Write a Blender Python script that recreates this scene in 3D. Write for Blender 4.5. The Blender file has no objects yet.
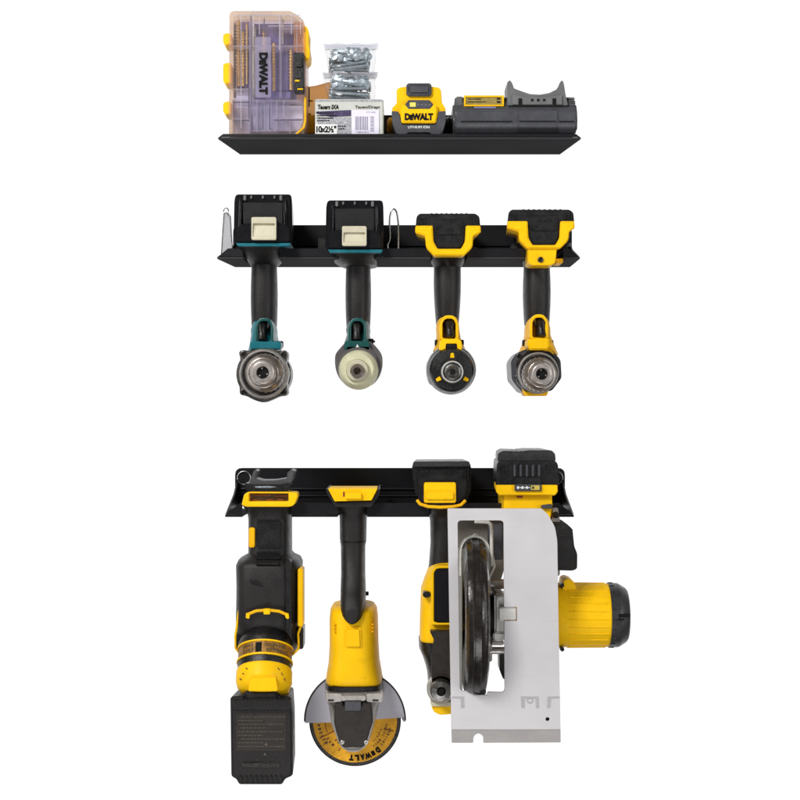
import bpy, bmesh, math, random
from mathutils import Matrix, Vector
R = math.radians
rng = random.Random(7)
scene = bpy.context.scene
COL = scene.collection

# ------------------------------------------------------------------ camera, world, lamps, exposure
CAMD = 1500.0            # millimetres from the camera to the wall plane
cd = bpy.data.cameras.new('camera'); cam = bpy.data.objects.new('camera', cd); COL.objects.link(cam)
cam.location = (0, -CAMD / 1000, 0); cam.rotation_euler = (R(90), 0, 0)
cd.sensor_width = 36; cd.lens = 36 * CAMD / 800; cd.clip_start = .01; cd.clip_end = 100
scene.camera = cam

w = bpy.data.worlds.new('World'); scene.world = w; w.use_nodes = True
nt = w.node_tree; nt.nodes.clear()
out = nt.nodes.new('ShaderNodeOutputWorld'); bg = nt.nodes.new('ShaderNodeBackground')
tc = nt.nodes.new('ShaderNodeTexCoord'); sp = nt.nodes.new('ShaderNodeSeparateXYZ')
mr = nt.nodes.new('ShaderNodeMapRange'); mr.interpolation_type = 'SMOOTHSTEP'
mr.inputs[1].default_value = .25; mr.inputs[2].default_value = .72
mr.inputs[3].default_value = .11; mr.inputs[4].default_value = 1.06
nt.links.new(tc.outputs['Generated'], sp.inputs[0]); nt.links.new(sp.outputs['Y'], mr.inputs[0])
nt.links.new(mr.outputs[0], bg.inputs['Strength']); bg.inputs['Color'].default_value = (1, 1, 1, 1)
nt.links.new(bg.outputs[0], out.inputs[0])

def area(name, loc, target, size, power, color=(1, 1, 1), sy=None):
    l = bpy.data.lights.new(name, 'AREA'); l.size = size; l.energy = power; l.color = color
    if sy: l.shape = 'RECTANGLE'; l.size_y = sy
    o = bpy.data.objects.new(name, l); COL.objects.link(o); o.location = loc
    o.rotation_euler = (Vector(target) - Vector(loc)).to_track_quat('-Z', 'Y').to_euler()
    return o
area('softbox_key', (-.9, -1.5, 1.15), (0, 0, 0), .5, 36, (1, .985, .96))
area('softbox_fill', (1.3, -1.6, .2), (0, 0, -.05), .6, 9, (.96, .98, 1))
area('softbox_low', (-.1, -1.5, -1.3), (0, 0, 0), .8, 10)
area('strip_left', (-1.05, -.75, 0), (0, -.05, 0), .12, 4.5, (1, 1, 1), 1.5)
area('strip_right', (1.1, -.7, 0), (0, -.05, 0), .12, 3.5, (1, 1, 1), 1.5)
scene.view_settings.view_transform = 'Standard'; scene.view_settings.look = 'None'
scene.cycles.transparent_max_bounces = 48; scene.cycles.max_bounces = 16
scene.view_settings.exposure = 0; scene.view_settings.gamma = 1

# ------------------------------------------------------------------ materials
MATS = {}
def mat(name, col, rough=.5, metal=0., spec=.5, grain=0., gs=900., var=.08, vs=60., coat=0., grime=.85, brush=None, rv=.09):
    m = bpy.data.materials.new(name); m.use_nodes = True; MATS[name] = m
    n = m.node_tree; p = n.nodes['Principled BSDF']
    p.inputs['Roughness'].default_value = rough; p.inputs['Metallic'].default_value = metal
    p.inputs['Specular IOR Level'].default_value = spec; p.inputs['Coat Weight'].default_value = coat
    p.inputs['Coat Roughness'].default_value = .12
    t = n.nodes.new('ShaderNodeTexCoord')
    nz = n.nodes.new('ShaderNodeTexNoise'); nz.inputs['Scale'].default_value = vs; nz.inputs['Detail'].default_value = 6
    nz.inputs['Roughness'].default_value = .65
    n.links.new(t.outputs['Object'], nz.inputs['Vector'])
    mx = n.nodes.new('ShaderNodeMapRange'); mx.inputs[1].default_value = .3; mx.inputs[2].default_value = .7
    mx.inputs[3].default_value = 1 - var; mx.inputs[4].default_value = 1 + var
    n.links.new(nz.outputs[0], mx.inputs[0])
    vm = n.nodes.new('ShaderNodeVectorMath'); vm.operation = 'SCALE'; vm.inputs[0].default_value = col
    gz = n.nodes.new('ShaderNodeTexNoise'); gz.inputs['Scale'].default_value = 95; gz.inputs['Detail'].default_value = 9; gz.inputs['Roughness'].default_value = .75
    mp = n.nodes.new('ShaderNodeMapping'); mp.inputs['Scale'].default_value = brush or (1, 1, 1); mp.inputs['Location'].default_value = (.37, .11, .73)
    n.links.new(t.outputs['Object'], mp.inputs['Vector']); n.links.new(mp.outputs[0], gz.inputs['Vector'])
    gm = n.nodes.new('ShaderNodeMapRange'); gm.inputs[1].default_value = .56; gm.inputs[2].default_value = .70
    gm.inputs[3].default_value = 1; gm.inputs[4].default_value = grime
    n.links.new(gz.outputs[0], gm.inputs[0])
    mm = n.nodes.new('ShaderNodeMath'); mm.operation = 'MULTIPLY'; n.links.new(mx.outputs[0], mm.inputs[0]); n.links.new(gm.outputs[0], mm.inputs[1])
    n.links.new(mm.outputs[0], vm.inputs['Scale']); n.links.new(vm.outputs[0], p.inputs['Base Color'])
    rr = n.nodes.new('ShaderNodeMapRange'); rr.inputs[1].default_value = .3; rr.inputs[2].default_value = .7
    rr.inputs[3].default_value = max(.03, rough - rv); rr.inputs[4].default_value = min(1, rough + rv)
    nz2 = n.nodes.new('ShaderNodeTexNoise'); nz2.inputs['Scale'].default_value = vs * 2.3; nz2.inputs['Detail'].default_value = 5
    n.links.new(t.outputs['Object'], nz2.inputs['Vector'])
    n.links.new(nz2.outputs[0], rr.inputs[0]); n.links.new(rr.outputs[0], p.inputs['Roughness'])
    if grain:
        g = n.nodes.new('ShaderNodeTexNoise'); g.inputs['Scale'].default_value = gs; g.inputs['Detail'].default_value = 3
        n.links.new(t.outputs['Object'], g.inputs['Vector'])
        b = n.nodes.new('ShaderNodeBump'); b.inputs['Strength'].default_value = grain; b.inputs['Distance'].default_value = .0006
        n.links.new(g.outputs[0], b.inputs['Height']); n.links.new(b.outputs[0], p.inputs['Normal'])
    return m
def clear(name, tint, fac=.12, rough=.08, diff=None, dfac=0.):
    """thin clear plastic: lets light through, tints it, and mirrors a little more towards grazing angles"""
    m = bpy.data.materials.new(name); m.use_nodes = True; MATS[name] = m
    n = m.node_tree; n.nodes.clear()
    o = n.nodes.new('ShaderNodeOutputMaterial'); tr = n.nodes.new('ShaderNodeBsdfTransparent')
    tr.inputs[0].default_value = (*tint, 1)
    gl = n.nodes.new('ShaderNodeBsdfGlossy'); gl.inputs['Roughness'].default_value = rough
    lw = n.nodes.new('ShaderNodeLayerWeight'); lw.inputs[0].default_value = .5
    pw = n.nodes.new('ShaderNodeMath'); pw.operation = 'POWER'; pw.inputs[1].default_value = 5; n.links.new(lw.outputs['Facing'], pw.inputs[0])
    fr = n.nodes.new('ShaderNodeMath'); fr.operation = 'MULTIPLY_ADD'; fr.inputs[1].default_value = .6; fr.inputs[2].default_value = .03; n.links.new(pw.outputs[0], fr.inputs[0])
    ad = n.nodes.new('ShaderNodeMath'); ad.operation = 'ADD'; ad.inputs[1].default_value = fac; ad.use_clamp = True
    t = n.nodes.new('ShaderNodeTexCoord'); nz = n.nodes.new('ShaderNodeTexNoise'); nz.inputs['Scale'].default_value = 160
    nz.inputs['Detail'].default_value = 3
    b = n.nodes.new('ShaderNodeBump'); b.inputs['Strength'].default_value = .5; b.inputs['Distance'].default_value = .0012
    n.links.new(t.outputs['Object'], nz.inputs['Vector']); n.links.new(nz.outputs[0], b.inputs['Height'])
    n.links.new(b.outputs[0], gl.inputs['Normal'])
    mx = n.nodes.new('ShaderNodeMixShader')
    n.links.new(fr.outputs[0], ad.inputs[0]); n.links.new(ad.outputs[0], mx.inputs[0])
    src = tr
    if diff:
        df = n.nodes.new('ShaderNodeBsdfDiffuse'); df.inputs[0].default_value = (*diff, 1)
        tl = n.nodes.new('ShaderNodeBsdfTranslucent'); tl.inputs[0].default_value = (*diff, 1)
        m1 = n.nodes.new('ShaderNodeMixShader'); m1.inputs[0].default_value = .6
        n.links.new(df.outputs[0], m1.inputs[1]); n.links.new(tl.outputs[0], m1.inputs[2])
        m2 = n.nodes.new('ShaderNodeMixShader'); m2.inputs[0].default_value = dfac
        n.links.new(tr.outputs[0], m2.inputs[1]); n.links.new(m1.outputs[0], m2.inputs[2]); src = m2
    n.links.new(src.outputs[0], mx.inputs[1]); n.links.new(gl.outputs[0], mx.inputs[2]); n.links.new(mx.outputs[0], o.inputs[0])
    return m
POW = mat('black powder coated steel', (.007, .007, .009), .36, 0, .35, .12, 1400, .1, grime=.9, rv=.02)
POWG = mat('lit black powder coated steel', (.040, .040, .043), .95, 0, .05, .0, 1400, .03, grime=.93, rv=.0)  # lighter copy of the black coat, lit grey of tray undersides put in
BLK = mat('black moulded plastic', (.0085, .008, .008), .32, 0, .4, .5, 1100, .2)
FAC = mat('smooth dark grey plastic', (.018, .017, .018), .28, 0, .45, .0, 300, .05, grime=1., rv=.03)
GLB = mat('glossy black plastic', (.008, .008, .010), .16, 0, .5, .08, 300, .2)
GUN = mat('glossy dark painted steel', (.022, .018, .016), .24, .3, .5, .5, 160, .35, 90, grime=.6)
RUB = mat('black rubber overmould', (.0135, .0118, .0115), .42, 0, .32, .6, 1300, .16)
CHA = mat('charcoal plastic', (.058, .059, .068), .33, 0, .5, .35, 1200, .12)
GRY = mat('mid grey plastic', (.13, .13, .135), .45, 0, .5, .3, 1200, .12)
YEL = mat('yellow plastic', (.90, .52, .005), .45, 0, .12, .22, 1000, .07, 45)
YLD = mat('worn amber plastic', (.84, .44, .008), .48, 0, .12, .25, 1000, .15, 70)
TEA = mat('teal plastic', (.004, .135, .17), .35, 0, .5, .2, 1000, .12)
TEG = mat('dark green teal plastic', (.004, .07, .065), .35, 0, .5, .2, 1000, .12)
CRM = mat('cream plastic', (.53, .49, .36), .4, 0, .5, .15, 900, .06)
CRY = mat('yellowed cream rubber', (.60, .585, .40), .55, 0, .4, .3, 900, .14, 110)
SIL = mat('bright machined steel', (.55, .52, .49), .36, .6, .5, .06, 700, .2, 130)
CHK = mat('brownish worn steel', (.30, .255, .225), .3, .7, .5, .12, 600, .45, 75)
CHN = mat('warm worn steel', (.47, .42, .39), .3, .6, .5, .08, 600, .25, 90)
STL = mat('dull grey steel', (.20, .195, .185), .36, 1, .5, .3, 800, .3, 110)
BRO = mat('oily brown steel', (.20, .165, .14), .36, .7, .5, .3, 700, .3, 120)
DST = mat('dark steel', (.05, .046, .043), .33, .8, .5, .3, 700, .3, 110)
CAS = mat('cast aluminium', (.46, .43, .40), .45, .6, .5, .5, 500, .15, 90)
PLT = mat('painted grey base plate', (.60, .58, .595), .42, .15, .35, .12, 900, .035, 14, grime=.93, brush=(.25, 1, 3.5))
PLT2 = mat('shaded grey plate edge', (.47, .45, .44), .5, .2, .4, .3, 600, .07, 40)  # darker copy of the plate colour, shade of the bent flange put in
LAV = mat('grey guard steel', (.46, .45, .50), .38, .35, .5, .12, 700, .05, 20)
ZNC = mat('zinc plated steel', (.36, .41, .45), .40, .6, .5, .2, 500, .3, 200)
GLD = mat('golden titanium steel', (.62, .42, .16), .38, .45, .5, .3, 500, .3, 200)
WIR = mat('bright pale steel wire', (.80, .79, .74), .42, .2, .5, .1, 500, .12, 200)
PLB = mat('pale steel rod', (.58, .58, .52), .36, .6, .5, .3, 500, .2, 200)
ORG = mat('orange brown disc label', (.86, .42, .015), .5, 0, .3, .2, 500, .25, 150)
DUL = mat('dull gold band', (.26, .13, .025), .45, .3, .4, .4, 400, .7, 260)
LBB = mat('brown black label', (.022, .0175, .0145), .4, 0, .4, .1, 400, .15, 80)
WHT = mat('white print', (.8, .8, .8), .5, 0, .3)
INK = mat('black print and hole shade', (.010, .010, .010), .8, 0, .1)
GRN = mat('green ribbed rubber', (.01, .05, .035), .35, 0, .5, .2, 900, .2)
RED = mat('dark red print', (.25, .03, .02), .5)
CRD = mat('pale grey carton', (.52, .53, .49), .55, 0, .3, .1, 400, .06, 60)
LVL = mat('pale lavender label', (.72, .69, .80), .4, 0, .4, .05, 300, .04, 70)
GLB2 = mat('grey speckled print', (.34, .34, .37), .5, 0, .3, 0, 900, .45, 420)
PUR = mat('dark violet print', (.06, .045, .11), .5, 0, .3, 0, 900, .6, 420)
COP = mat('copper contact', (.42, .19, .08), .35, .9, .5, .2, 500, .3, 200)
CLR = clear('clear lid plastic', (.985, .97, .98), .0, .1, (.93, .90, .96), .05)
RIM = clear('peach edge plastic', (.995, .90, .77), .02, .15, (.98, .79, .60), .27)
LVP = clear('lavender tray plastic', (.90, .88, .975), .01, .2, (.70, .64, .88), .28)
LVW = clear('pale divider plastic', (.96, .95, .99), .02, .15, (.92, .90, .98), .3)
AMB = clear('amber case plastic', (.96, .76, .50), .02, .2, (.88, .46, .17), .5)
BAG = clear('clear bag film', (.99, .99, .995), .0, .22, (.93, .94, .96), .05)
BAGH = clear('creased bag film', (.95, .95, .98), .03, .25, (.86, .87, .92), .4)
ACR = clear('smoky clear plastic', (.86, .86, .88), .05, .15, (.75, .75, .77), .35)

# ------------------------------------------------------------------ geometry helpers (all in millimetres; d = distance in front of the wall)
def sc(d): return (CAMD - d) / CAMD
def W(px, py, d): return Vector(((px - 400) * sc(d), -d, (400 - py) * sc(d)))
def rnd(pts, r, n=4):
    out = []; N = len(pts)
    for i in range(N):
        p = Vector(pts[i][:2]); a = Vector(pts[i - 1][:2]); b = Vector(pts[(i + 1) % N][:2])
        rr = pts[i][2] if len(pts[i]) > 2 else r
        u = a - p; v = b - p; lu, lv = u.length, v.length
        if rr <= 0 or lu < 1e-6 or lv < 1e-6: out.append(tuple(p)); continue
        rr = min(rr, lu * .48, lv * .48); A = p + u / lu * rr; B = p + v / lv * rr
        for k in range(n + 1):
            t = k / n; q = A * (1 - t) ** 2 + p * 2 * t * (1 - t) + B * t * t
            out.append(tuple(q))
    return out
def rrect(x0, x1, y0, y1, r=2, n=4): return rnd([(x0, y0), (x1, y0), (x1, y1), (x0, y1)], r, n)
def ngon(cx, cy, r, n=32, a0=0): return [(cx + r * math.cos(a0 + 2 * math.pi * k / n), cy + r * math.sin(a0 + 2 * math.pi * k / n)) for k in range(n)]

def smooth(P, n=6):
    out = []
    for i in range(len(P) - 1):
        p0, p1, p2, p3 = P[max(i - 1, 0)], P[i], P[i + 1], P[min(i + 2, len(P) - 1)]
        for k in range(n):
            t = k / n; out.append(tuple(.5 * ((2 * b) + (-a + c_) * t + (2 * a - 5 * b + 4 * c_ - e) * t * t + (-a + 3 * b - 3 * c_ + e) * t ** 3) for a, b, c_, e in zip(p0, p1, p2, p3)))
    out.append(P[-1]); return out
class G:
    """collects shapes into one mesh"""
    def __init__(s): s.bm = bmesh.new()
    def _merge(s, b, M=None):
        if M is not None: bmesh.ops.transform(b, matrix=M, verts=b.verts)
        me = bpy.data.meshes.new('t'); b.to_mesh(me); b.free(); s.bm.from_mesh(me); bpy.data.meshes.remove(me)
    def _bev(s, b, bev, seg=2, ang=28):
        if bev > 0:
            es = [e for e in b.edges if len(e.link_faces) == 2 and e.calc_face_angle(0) > R(ang)]
            if es: bmesh.ops.bevel(b, geom=es, offset=bev, segments=seg, affect='EDGES', clamp_overlap=True)
    def prism(s, pts3a, pts3b, bev=0, seg=2, M=None):
        b = bmesh.new(); A = [b.verts.new(p) for p in pts3a]; B = [b.verts.new(p) for p in pts3b]; N = len(A)
        b.faces.new(A); b.faces.new(B[::-1])
        for i in range(N): b.faces.new((A[i], B[i], B[(i + 1) % N], A[(i + 1) % N]))
        bmesh.ops.recalc_face_normals(b, faces=b.faces); s._bev(b, bev, seg); s._merge(b, M); return s
    def slab(s, pts, d0, d1, bev=.6, seg=2, ref=None, shrink=1., M=None):
        """outline in picture units at depth ref, pushed from d0 to d1"""
        k = sc(d1 if ref is None else ref); P = [((p[0] - 400) * k, (400 - p[1]) * k) for p in pts]
        cx = sum(p[0] for p in P) / len(P); cz = sum(p[1] for p in P) / len(P)
        f = [(x, -d1, z) for x, z in P]; g = [(cx + (x - cx) * shrink, -d0, cz + (z - cz) * shrink) for x, z in P]
        return s.prism(f, g, bev, seg, M)
    def box(s, x0, x1, y0, y1, d0, d1, bev=.6, seg=2, ref=None, M=None):
        return s.slab([(x0, y0), (x1, y0), (x1, y1), (x0, y1)], d0, d1, bev, seg, ref, 1, M)
    def flat(s, pts, z0, z1, bev=.4):
        """outline (x mm, d mm) lying level between two heights in mm"""
        return s.prism([(x, -d, z1) for x, d in pts], [(x, -d, z0) for x, d in pts], bev)
    def loft(s, secs, seg=36, M=None, caps=True):
        """secs: (py, xl, xr, dback, dfront, exponent) stacked down the picture"""
        b = bmesh.new(); rings = []
        for py, xl, xr, db, df, n in secs:
            dc = (db + df) / 2; k = sc(dc); cx = ((xl + xr) / 2 - 400) * k; rx = (xr - xl) / 2 * k; ry = (df - db) / 2; z = (400 - py) * sc(df)
            ring = []
            for i in range(seg):
                a = 2 * math.pi * i / seg; c, q = math.cos(a), math.sin(a)
                ring.append(b.verts.new((cx + rx * math.copysign(abs(c) ** (2 / n), c), -dc + ry * math.copysign(abs(q) ** (2 / n), q), z)))
            rings.append(ring)
        for A, B in zip(rings, rings[1:]):
            for i in range(seg): b.faces.new((A[i], A[(i + 1) % seg], B[(i + 1) % seg], B[i]))
        if caps: b.faces.new(rings[0]); b.faces.new(rings[-1][::-1])
        bmesh.ops.recalc_face_normals(b, faces=b.faces); s._merge(b, M); return s
    def lathe(s, c, axis, prof, seg=48, M=None, a0=0., a1=360., up=None):
        """prof: (distance along axis from c, radius)"""
        b = bmesh.new(); ax = Vector(axis).normalized(); c = Vector(c)
        u = ax.cross(Vector((0, 0, 1)) if abs(ax.z) < .9 else Vector((1, 0, 0))).normalized(); v = ax.cross(u)
        full = abs(a1 - a0) > 359.9; n = seg if full else seg + 1; rings = []
        for t, r in prof:
            if r < 1e-4: rings.append([b.verts.new(c + ax * t)]); continue
            rings.append([b.verts.new(c + ax * t + (u * math.cos(R(a0 + (a1 - a0) * i / seg)) + v * math.sin(R(a0 + (a1 - a0) * i / seg))) * r) for i in range(n)])
        for A, B in zip(rings, rings[1:]):
            for i in range(seg):
                j = (i + 1) % n
                if len(A) == 1 and len(B) == 1: continue
                if len(A) == 1: b.faces.new((A[0], B[i], B[j]))
                elif len(B) == 1: b.faces.new((A[i], A[j], B[0]))
                else: b.faces.new((A[i], A[j], B[j], B[i]))
        if full:
            if len(rings[0]) > 1: b.faces.new(rings[0])
            if len(rings[-1]) > 1: b.faces.new(rings[-1][::-1])
        bmesh.ops.recalc_face_normals(b, faces=b.faces); s._merge(b, M); return s
    def ly(s, px, py, dref, prof, seg=48, a0=0, a1=360):
        """lathe towards the camera: centre at picture point, prof (d, radius mm)"""
        c = W(px, py, dref); c.y = 0
        return s.lathe(c, (0, -1, 0), prof, seg, None, a0, a1)
    def tube(s, pts, r, seg=10, close=False, flatk=1.):
        b = bmesh.new(); P = [Vector(p) for p in pts]; N = len(P); rings = []; up = None
        for i, p in enumerate(P):
            t = (P[min(i + 1, N - 1)] - P[max(i - 1, 0)]) if not close else (P[(i + 1) % N] - P[i - 1])
            t.normalize()
            if up is None: up = t.cross(Vector((0, 1, 0)));  up = up if up.length > .1 else t.cross(Vector((1, 0, 0)))
            up = (up - t * up.dot(t)).normalized(); v = t.cross(up)
            rr = r[i] if isinstance(r, (list, tuple)) else r
            rings.append([b.verts.new(p + up * math.cos(2 * math.pi * k / seg) * rr + v * math.sin(2 * math.pi * k / seg) * rr * flatk) for k in range(seg)])
        prs = list(zip(rings, rings[1:])) + ([(rings[-1], rings[0])] if close else [])
        for A, B in prs:
            for k in range(seg): b.faces.new((A[k], A[(k + 1) % seg], B[(k + 1) % seg], B[k]))
        if not close: b.faces.new(rings[0]); b.faces.new(rings[-1][::-1])
        bmesh.ops.recalc_face_normals(b, faces=b.faces); s._merge(b); return s
    def ptube(s, pts, r, **k): return s.tube([W(*p) for p in pts], r, **k)
    def holes(s, outer, hs, d0, d1, bev=.4, ref=None):
        k = sc(d1 if ref is None else ref)
        cu = bpy.data.curves.new('t', 'CURVE'); cu.dimensions = '2D'; cu.fill_mode = 'BOTH'
        for pl in [outer] + hs:
            spn = cu.splines.new('POLY'); spn.points.add(len(pl) - 1); spn.use_cyclic_u = True
            for q, p in zip(spn.points, pl): q.co = ((p[0] - 400) * k, (400 - p[1]) * k, 0, 1)
        cu.extrude = (d1 - d0) / 2 - bev; cu.bevel_depth = bev; cu.offset = -bev; cu.bevel_resolution = 1
        o = bpy.data.objects.new('t', cu); COL.objects.link(o)
        me = bpy.data.meshes.new_from_object(o.evaluated_get(bpy.context.evaluated_depsgraph_get()))
        bpy.data.objects.remove(o); bpy.data.curves.remove(cu)
        b = bmesh.new(); b.from_mesh(me); bpy.data.meshes.remove(me)
        bmesh.ops.remove_doubles(b, verts=b.verts, dist=1e-4)
        M = Matrix(((1, 0, 0, 0), (0, 0, -1, -(d0 + d1) / 2), (0, 1, 0, 0), (0, 0, 0, 1)))
        bmesh.ops.transform(b, matrix=M, verts=b.verts); bmesh.ops.recalc_face_normals(b, faces=b.faces); s._merge(b); return s
    def text(s, body, px, py, d, wd, ht, rot=0, bold=.03, small=None, shear=0, th=.12, sp_=1.):
        """writing facing the camera, centred at the picture point, wd x ht picture units, rot counter-clockwise"""
        cu = bpy.data.curves.new('t', 'FONT'); cu.body = body; cu.size = 1; cu.offset = bold; cu.extrude = .01; cu.shear = shear; cu.space_character = sp_
        cu.resolution_u = 3
        if small is not None:
            cu.small_caps_scale = .78
            for i in small: cu.body_format[i].use_small_caps = True
        o = bpy.data.objects.new('t', cu); COL.objects.link(o)
        me = bpy.data.meshes.new_from_object(o.evaluated_get(bpy.context.evaluated_depsgraph_get()))
        bpy.data.objects.remove(o); bpy.data.curves.remove(cu)
        b = bmesh.new(); b.from_mesh(me); bpy.data.meshes.remove(me)
        xs = [v.co.x for v in b.verts]; ys = [v.co.y for v in b.verts]; k = sc(d)
        cx, cy = (min(xs) + max(xs)) / 2, (min(ys) + max(ys)) / 2; sx = wd * k / (max(xs) - min(xs)); sy = ht * k / (max(ys) - min(ys))
        c, q = math.cos(R(rot)), math.sin(R(rot)); o3 = W(px, py, d)
        for v in b.verts:
            x, y, z = (v.co.x - cx) * sx, (v.co.y - cy) * sy, v.co.z
            v.co = (o3.x + x * c - y * q, o3.y - z / .01 * th, o3.z + x * q + y * c)
        s._merge(b); return s
    def obj(s, name, m, parent=None, label=None, ang=38, scale=.001, origin=None):
        bm = s.bm; bmesh.ops.scale(bm, vec=(scale,) * 3, verts=bm.verts)
        org = Vector(parent['_o']) if parent is not None else (Vector(origin) if origin else Vector((0, 0, 0)))
        bmesh.ops.translate(bm, vec=-org, verts=bm.verts)
        for f in bm.faces: f.smooth = True
        for e in bm.edges:
            if len(e.link_faces) == 2 and e.calc_face_angle(0) > R(ang): e.smooth = False
        me = bpy.data.meshes.new(name); bm.to_mesh(me); bm.free(); me.materials.append(m)
        o = bpy.data.objects.new(name, me); COL.objects.link(o)
        o['_o'] = tuple(org)
        if parent is not None: o.parent = parent
        else: o.location = org
        if label: o['label'] = label
        wn = o.modifiers.new('wn', 'WEIGHTED_NORMAL'); wn.keep_sharp = True
        return o
def thing(name, label, cat, base, group=None):
    o = bpy.data.objects.new(name, None); COL.objects.link(o); o.empty_display_size = .02
    p = W(*base) * .001; o.location = p; o['_o'] = tuple(p); o['label'] = label; o['category'] = cat
    if group: o['group'] = group
    return o
DW = dict(small=[1], bold=.07)

# ------------------------------------------------------------------ the three wall racks
def rack(name_label, zb, xl, xr, panel_top, panel_bot, tip, notches, lip, base_px, rings=False, under=POWG):
    """zb: height (mm) of the tray top; tip: half widths front; notches: picture x at the front edge"""
    t = thing('wall_rack', name_label, 'tool rack', base_px, 'black steel racks fixed one above another')
    D = 90.; k = sc(D)
    g = G(); g.slab(rnd([(xl, panel_top), (xr, panel_top), (xr, panel_bot, 0), (xl, panel_bot, 0)], 7), 0, 2.5, .5, ref=2.5)
    pan = g.obj('back_panel', POW, t)
    g = G(); y = panel_top + (panel_bot - panel_top) * .55
    g.ptube([(xl + 4, y, 2.8), (xr - 4, y, 2.8)], 1.6, seg=10)
    g.ptube([(xl + 4, y + 7, 2.8), (xr - 4, y + 7, 2.8)], 1.2, seg=10); g.obj('pressed_rib', POW, pan)
    fl = (tip[0] - 400) * k; fr = (tip[1] - 400) * k; bl = (xl + 2 - 400) * sc(2); br = (xr - 2 - 400) * sc(2)
    P = [(bl, 2.6), (br, 2.6), (fr, D)]
    for n, nw in sorted(notches, reverse=True):
        c = (n - 400) * sc(60)
        P += [(c + nw, D), (c + nw * .95, 45), (c + nw * .6, 30), (c - nw * .6, 30), (c - nw * .95, 45), (c - nw, D)]
    P += [(fl, D)]
    g = G(); g.flat(P, zb - 2, zb, .3); g.obj('tray', under, t)
    # front lip between the notches
    edges = [fl + 1]
    for n, nw in sorted(notches): c = (n - 400) * sc(60); edges += [c - nw, c + nw]
    edges += [fr - 1]
    for a, b in zip(edges[0::2], edges[1::2]):
        g = G(); ta = a + (lip * 1.15 if a == edges[0] else 0); tb = b - (lip * 1.15 if b == edges[-1] else 0)
        q = [(a, zb + .3), (b, zb + .3), (tb, zb + lip), (ta, zb + lip)]
        g.prism([(x, -D + 1.6, z) for x, z in q], [(x, -D, z) for x, z in q], .3); g.obj('front_lip', POW, t)
    # sloping ends
    for s_, xf, xb in ((-1, fl, bl), (1, fr, br)):
        g = G(); h = lip + 5
        A = [(xf, -D, zb + .4), (xb, -3, zb + .4), (xb, -3, zb + h * 1.8), (xb + (xf - xb) * .3, -30, zb + h)]
        g.prism(A, [(x - s_ * 1.6, y, z) for x, y, z in A], .3); g.obj('end_flange', POW, t)
    if rings:
        for cx in (xl + 9, xr - 9):
            g = G(); g.tube([W(cx + 6.6 * math.cos(a), panel_top + 10 + 6.6 * math.sin(a), 3) for a in [2 * math.pi * i / 28 for i in range(28)]], .75, 8, True)
            g.obj('mounting_ring', STL, pan)
    return t
rack('plain black steel shelf at the top carrying the case, carton, battery and charger', 247, 238, 562, 115, 150, (218, 581), [], 3.2, (400, 152, 0))
rack('black steel rack in the middle holding four drills by their batteries', 134.5, 233, 572, 225, 262, (217, 580), [(264, 17), (358, 17), (448, 17), (541, 18)], 8, (400, 262, 0))
rack('black steel rack at the bottom with round mounting rings at its top corners', -108, 235, 565, 468, 506, (225, 574), [(269.5, 23), (353.4, 13.8), (444.5, 15), (527, 19)], 11, (400, 506, 0), True, POW)

# ------------------------------------------------------------------ top shelf : bit case
ZS = 247.0                                   # top of the shelf in mm
def pyz(z, d): return 400 - z / sc(d)        # picture y of a height at a depth
c = thing('bit_case', 'tall clear organizer case of gold drill bits with yellow hinges on the top shelf', 'tool case', (266, 137, 65))
B = 136.6
outl = [(229, 12), (233, 10), (290, 10), (297, 14), (303, 19), (306, 29), (306, 121), (304, 128), (297, B), (228.5, B)]
g = G(); g.slab(rnd(outl, 2), 44, 48, .5, ref=84); tray = g.obj('tray', LVP, c)
inner = [(233, 15), (235, 13.5), (289, 13.5), (295, 17), (300, 21), (302.5, 30), (302.5, 119), (300.5, 125), (295, 132.5), (232.5, 132.5)]
g = G(); g.holes(rnd(outl, 2), [rnd(inner, 2)], 48.2, 80, .4, ref=84); g.obj('side_wall', RIM, c)
g = G(); g.slab(rnd(outl, 2), 80.2, 82.5, .5, ref=84)
g.slab(rrect(252, 272, 11.5, 16, 1.5), 82.4, 84.5, .5, ref=84)
for x in (237.5, 245.5, 250.5, 279, 286): g.box(x, x + 1.0, 14, 132, 82.4, 83.8, .2, ref=84)
for y in (27.5, 45, 99, 116): g.box(231, 303, y, y + .9, 82.4, 83.4, .2, ref=84)
lid = g.obj('lid', CLR, c)
g = G()
for x, y0, y1 in ((249, 14, 133), (270, 100, 128), (231.8, 100, 133), (263, 100, 131), (289, 120, 133), (280, 14, 96), (296, 22, 52), (256, 100, 132), (276, 100, 130), (283, 100, 118)):
    g.box(x, x + 1.3, y0, y1, 48.2, 78, .2, ref=80)
for x0, x1, y in ((232, 249, 88), (232, 249, 99.5), (232, 249, 118), (250, 302, 99.5), (273, 302, 117.5), (250, 276, 130), (232, 302, 45), (280, 302, 27)):
    g.box(x0, x1, y, y + 1.2, 48.2, 78, .2, ref=80)
g.obj('divider', LVW, c)
g = G()
for x, y0, y1 in ((250.4, 14, 133), (263.5, 18, 36), (233, 100, 117), (262.2, 102, 129), (269, 102, 129), (248.2, 88, 118)): g.box(x, x + .9, y0, y1, 76, 79, .2, ref=80)
for x0, x1, y in ((272, 290, 97.5), (274, 302, 119), (250, 262, 131.6), (233, 249, 101.2), (233, 249, 119.6)): g.box(x0, x1, y, y + .9, 76, 79, .2, ref=80)
g.obj('divider_edge', mat('slate blue strip', (.10, .10, .17), .4), c)
g = G()
for x0, x1, y0, y1 in ((293.5, 302.4, 21, 50),): g.box(x0, x1, y0, y1, 49, 76, .4, ref=80)
g.obj('amber_insert', clear('amber insert plastic', (.98, .80, .60), .02, .15, (.95, .55, .28), .4), c)
g = G()
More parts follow.
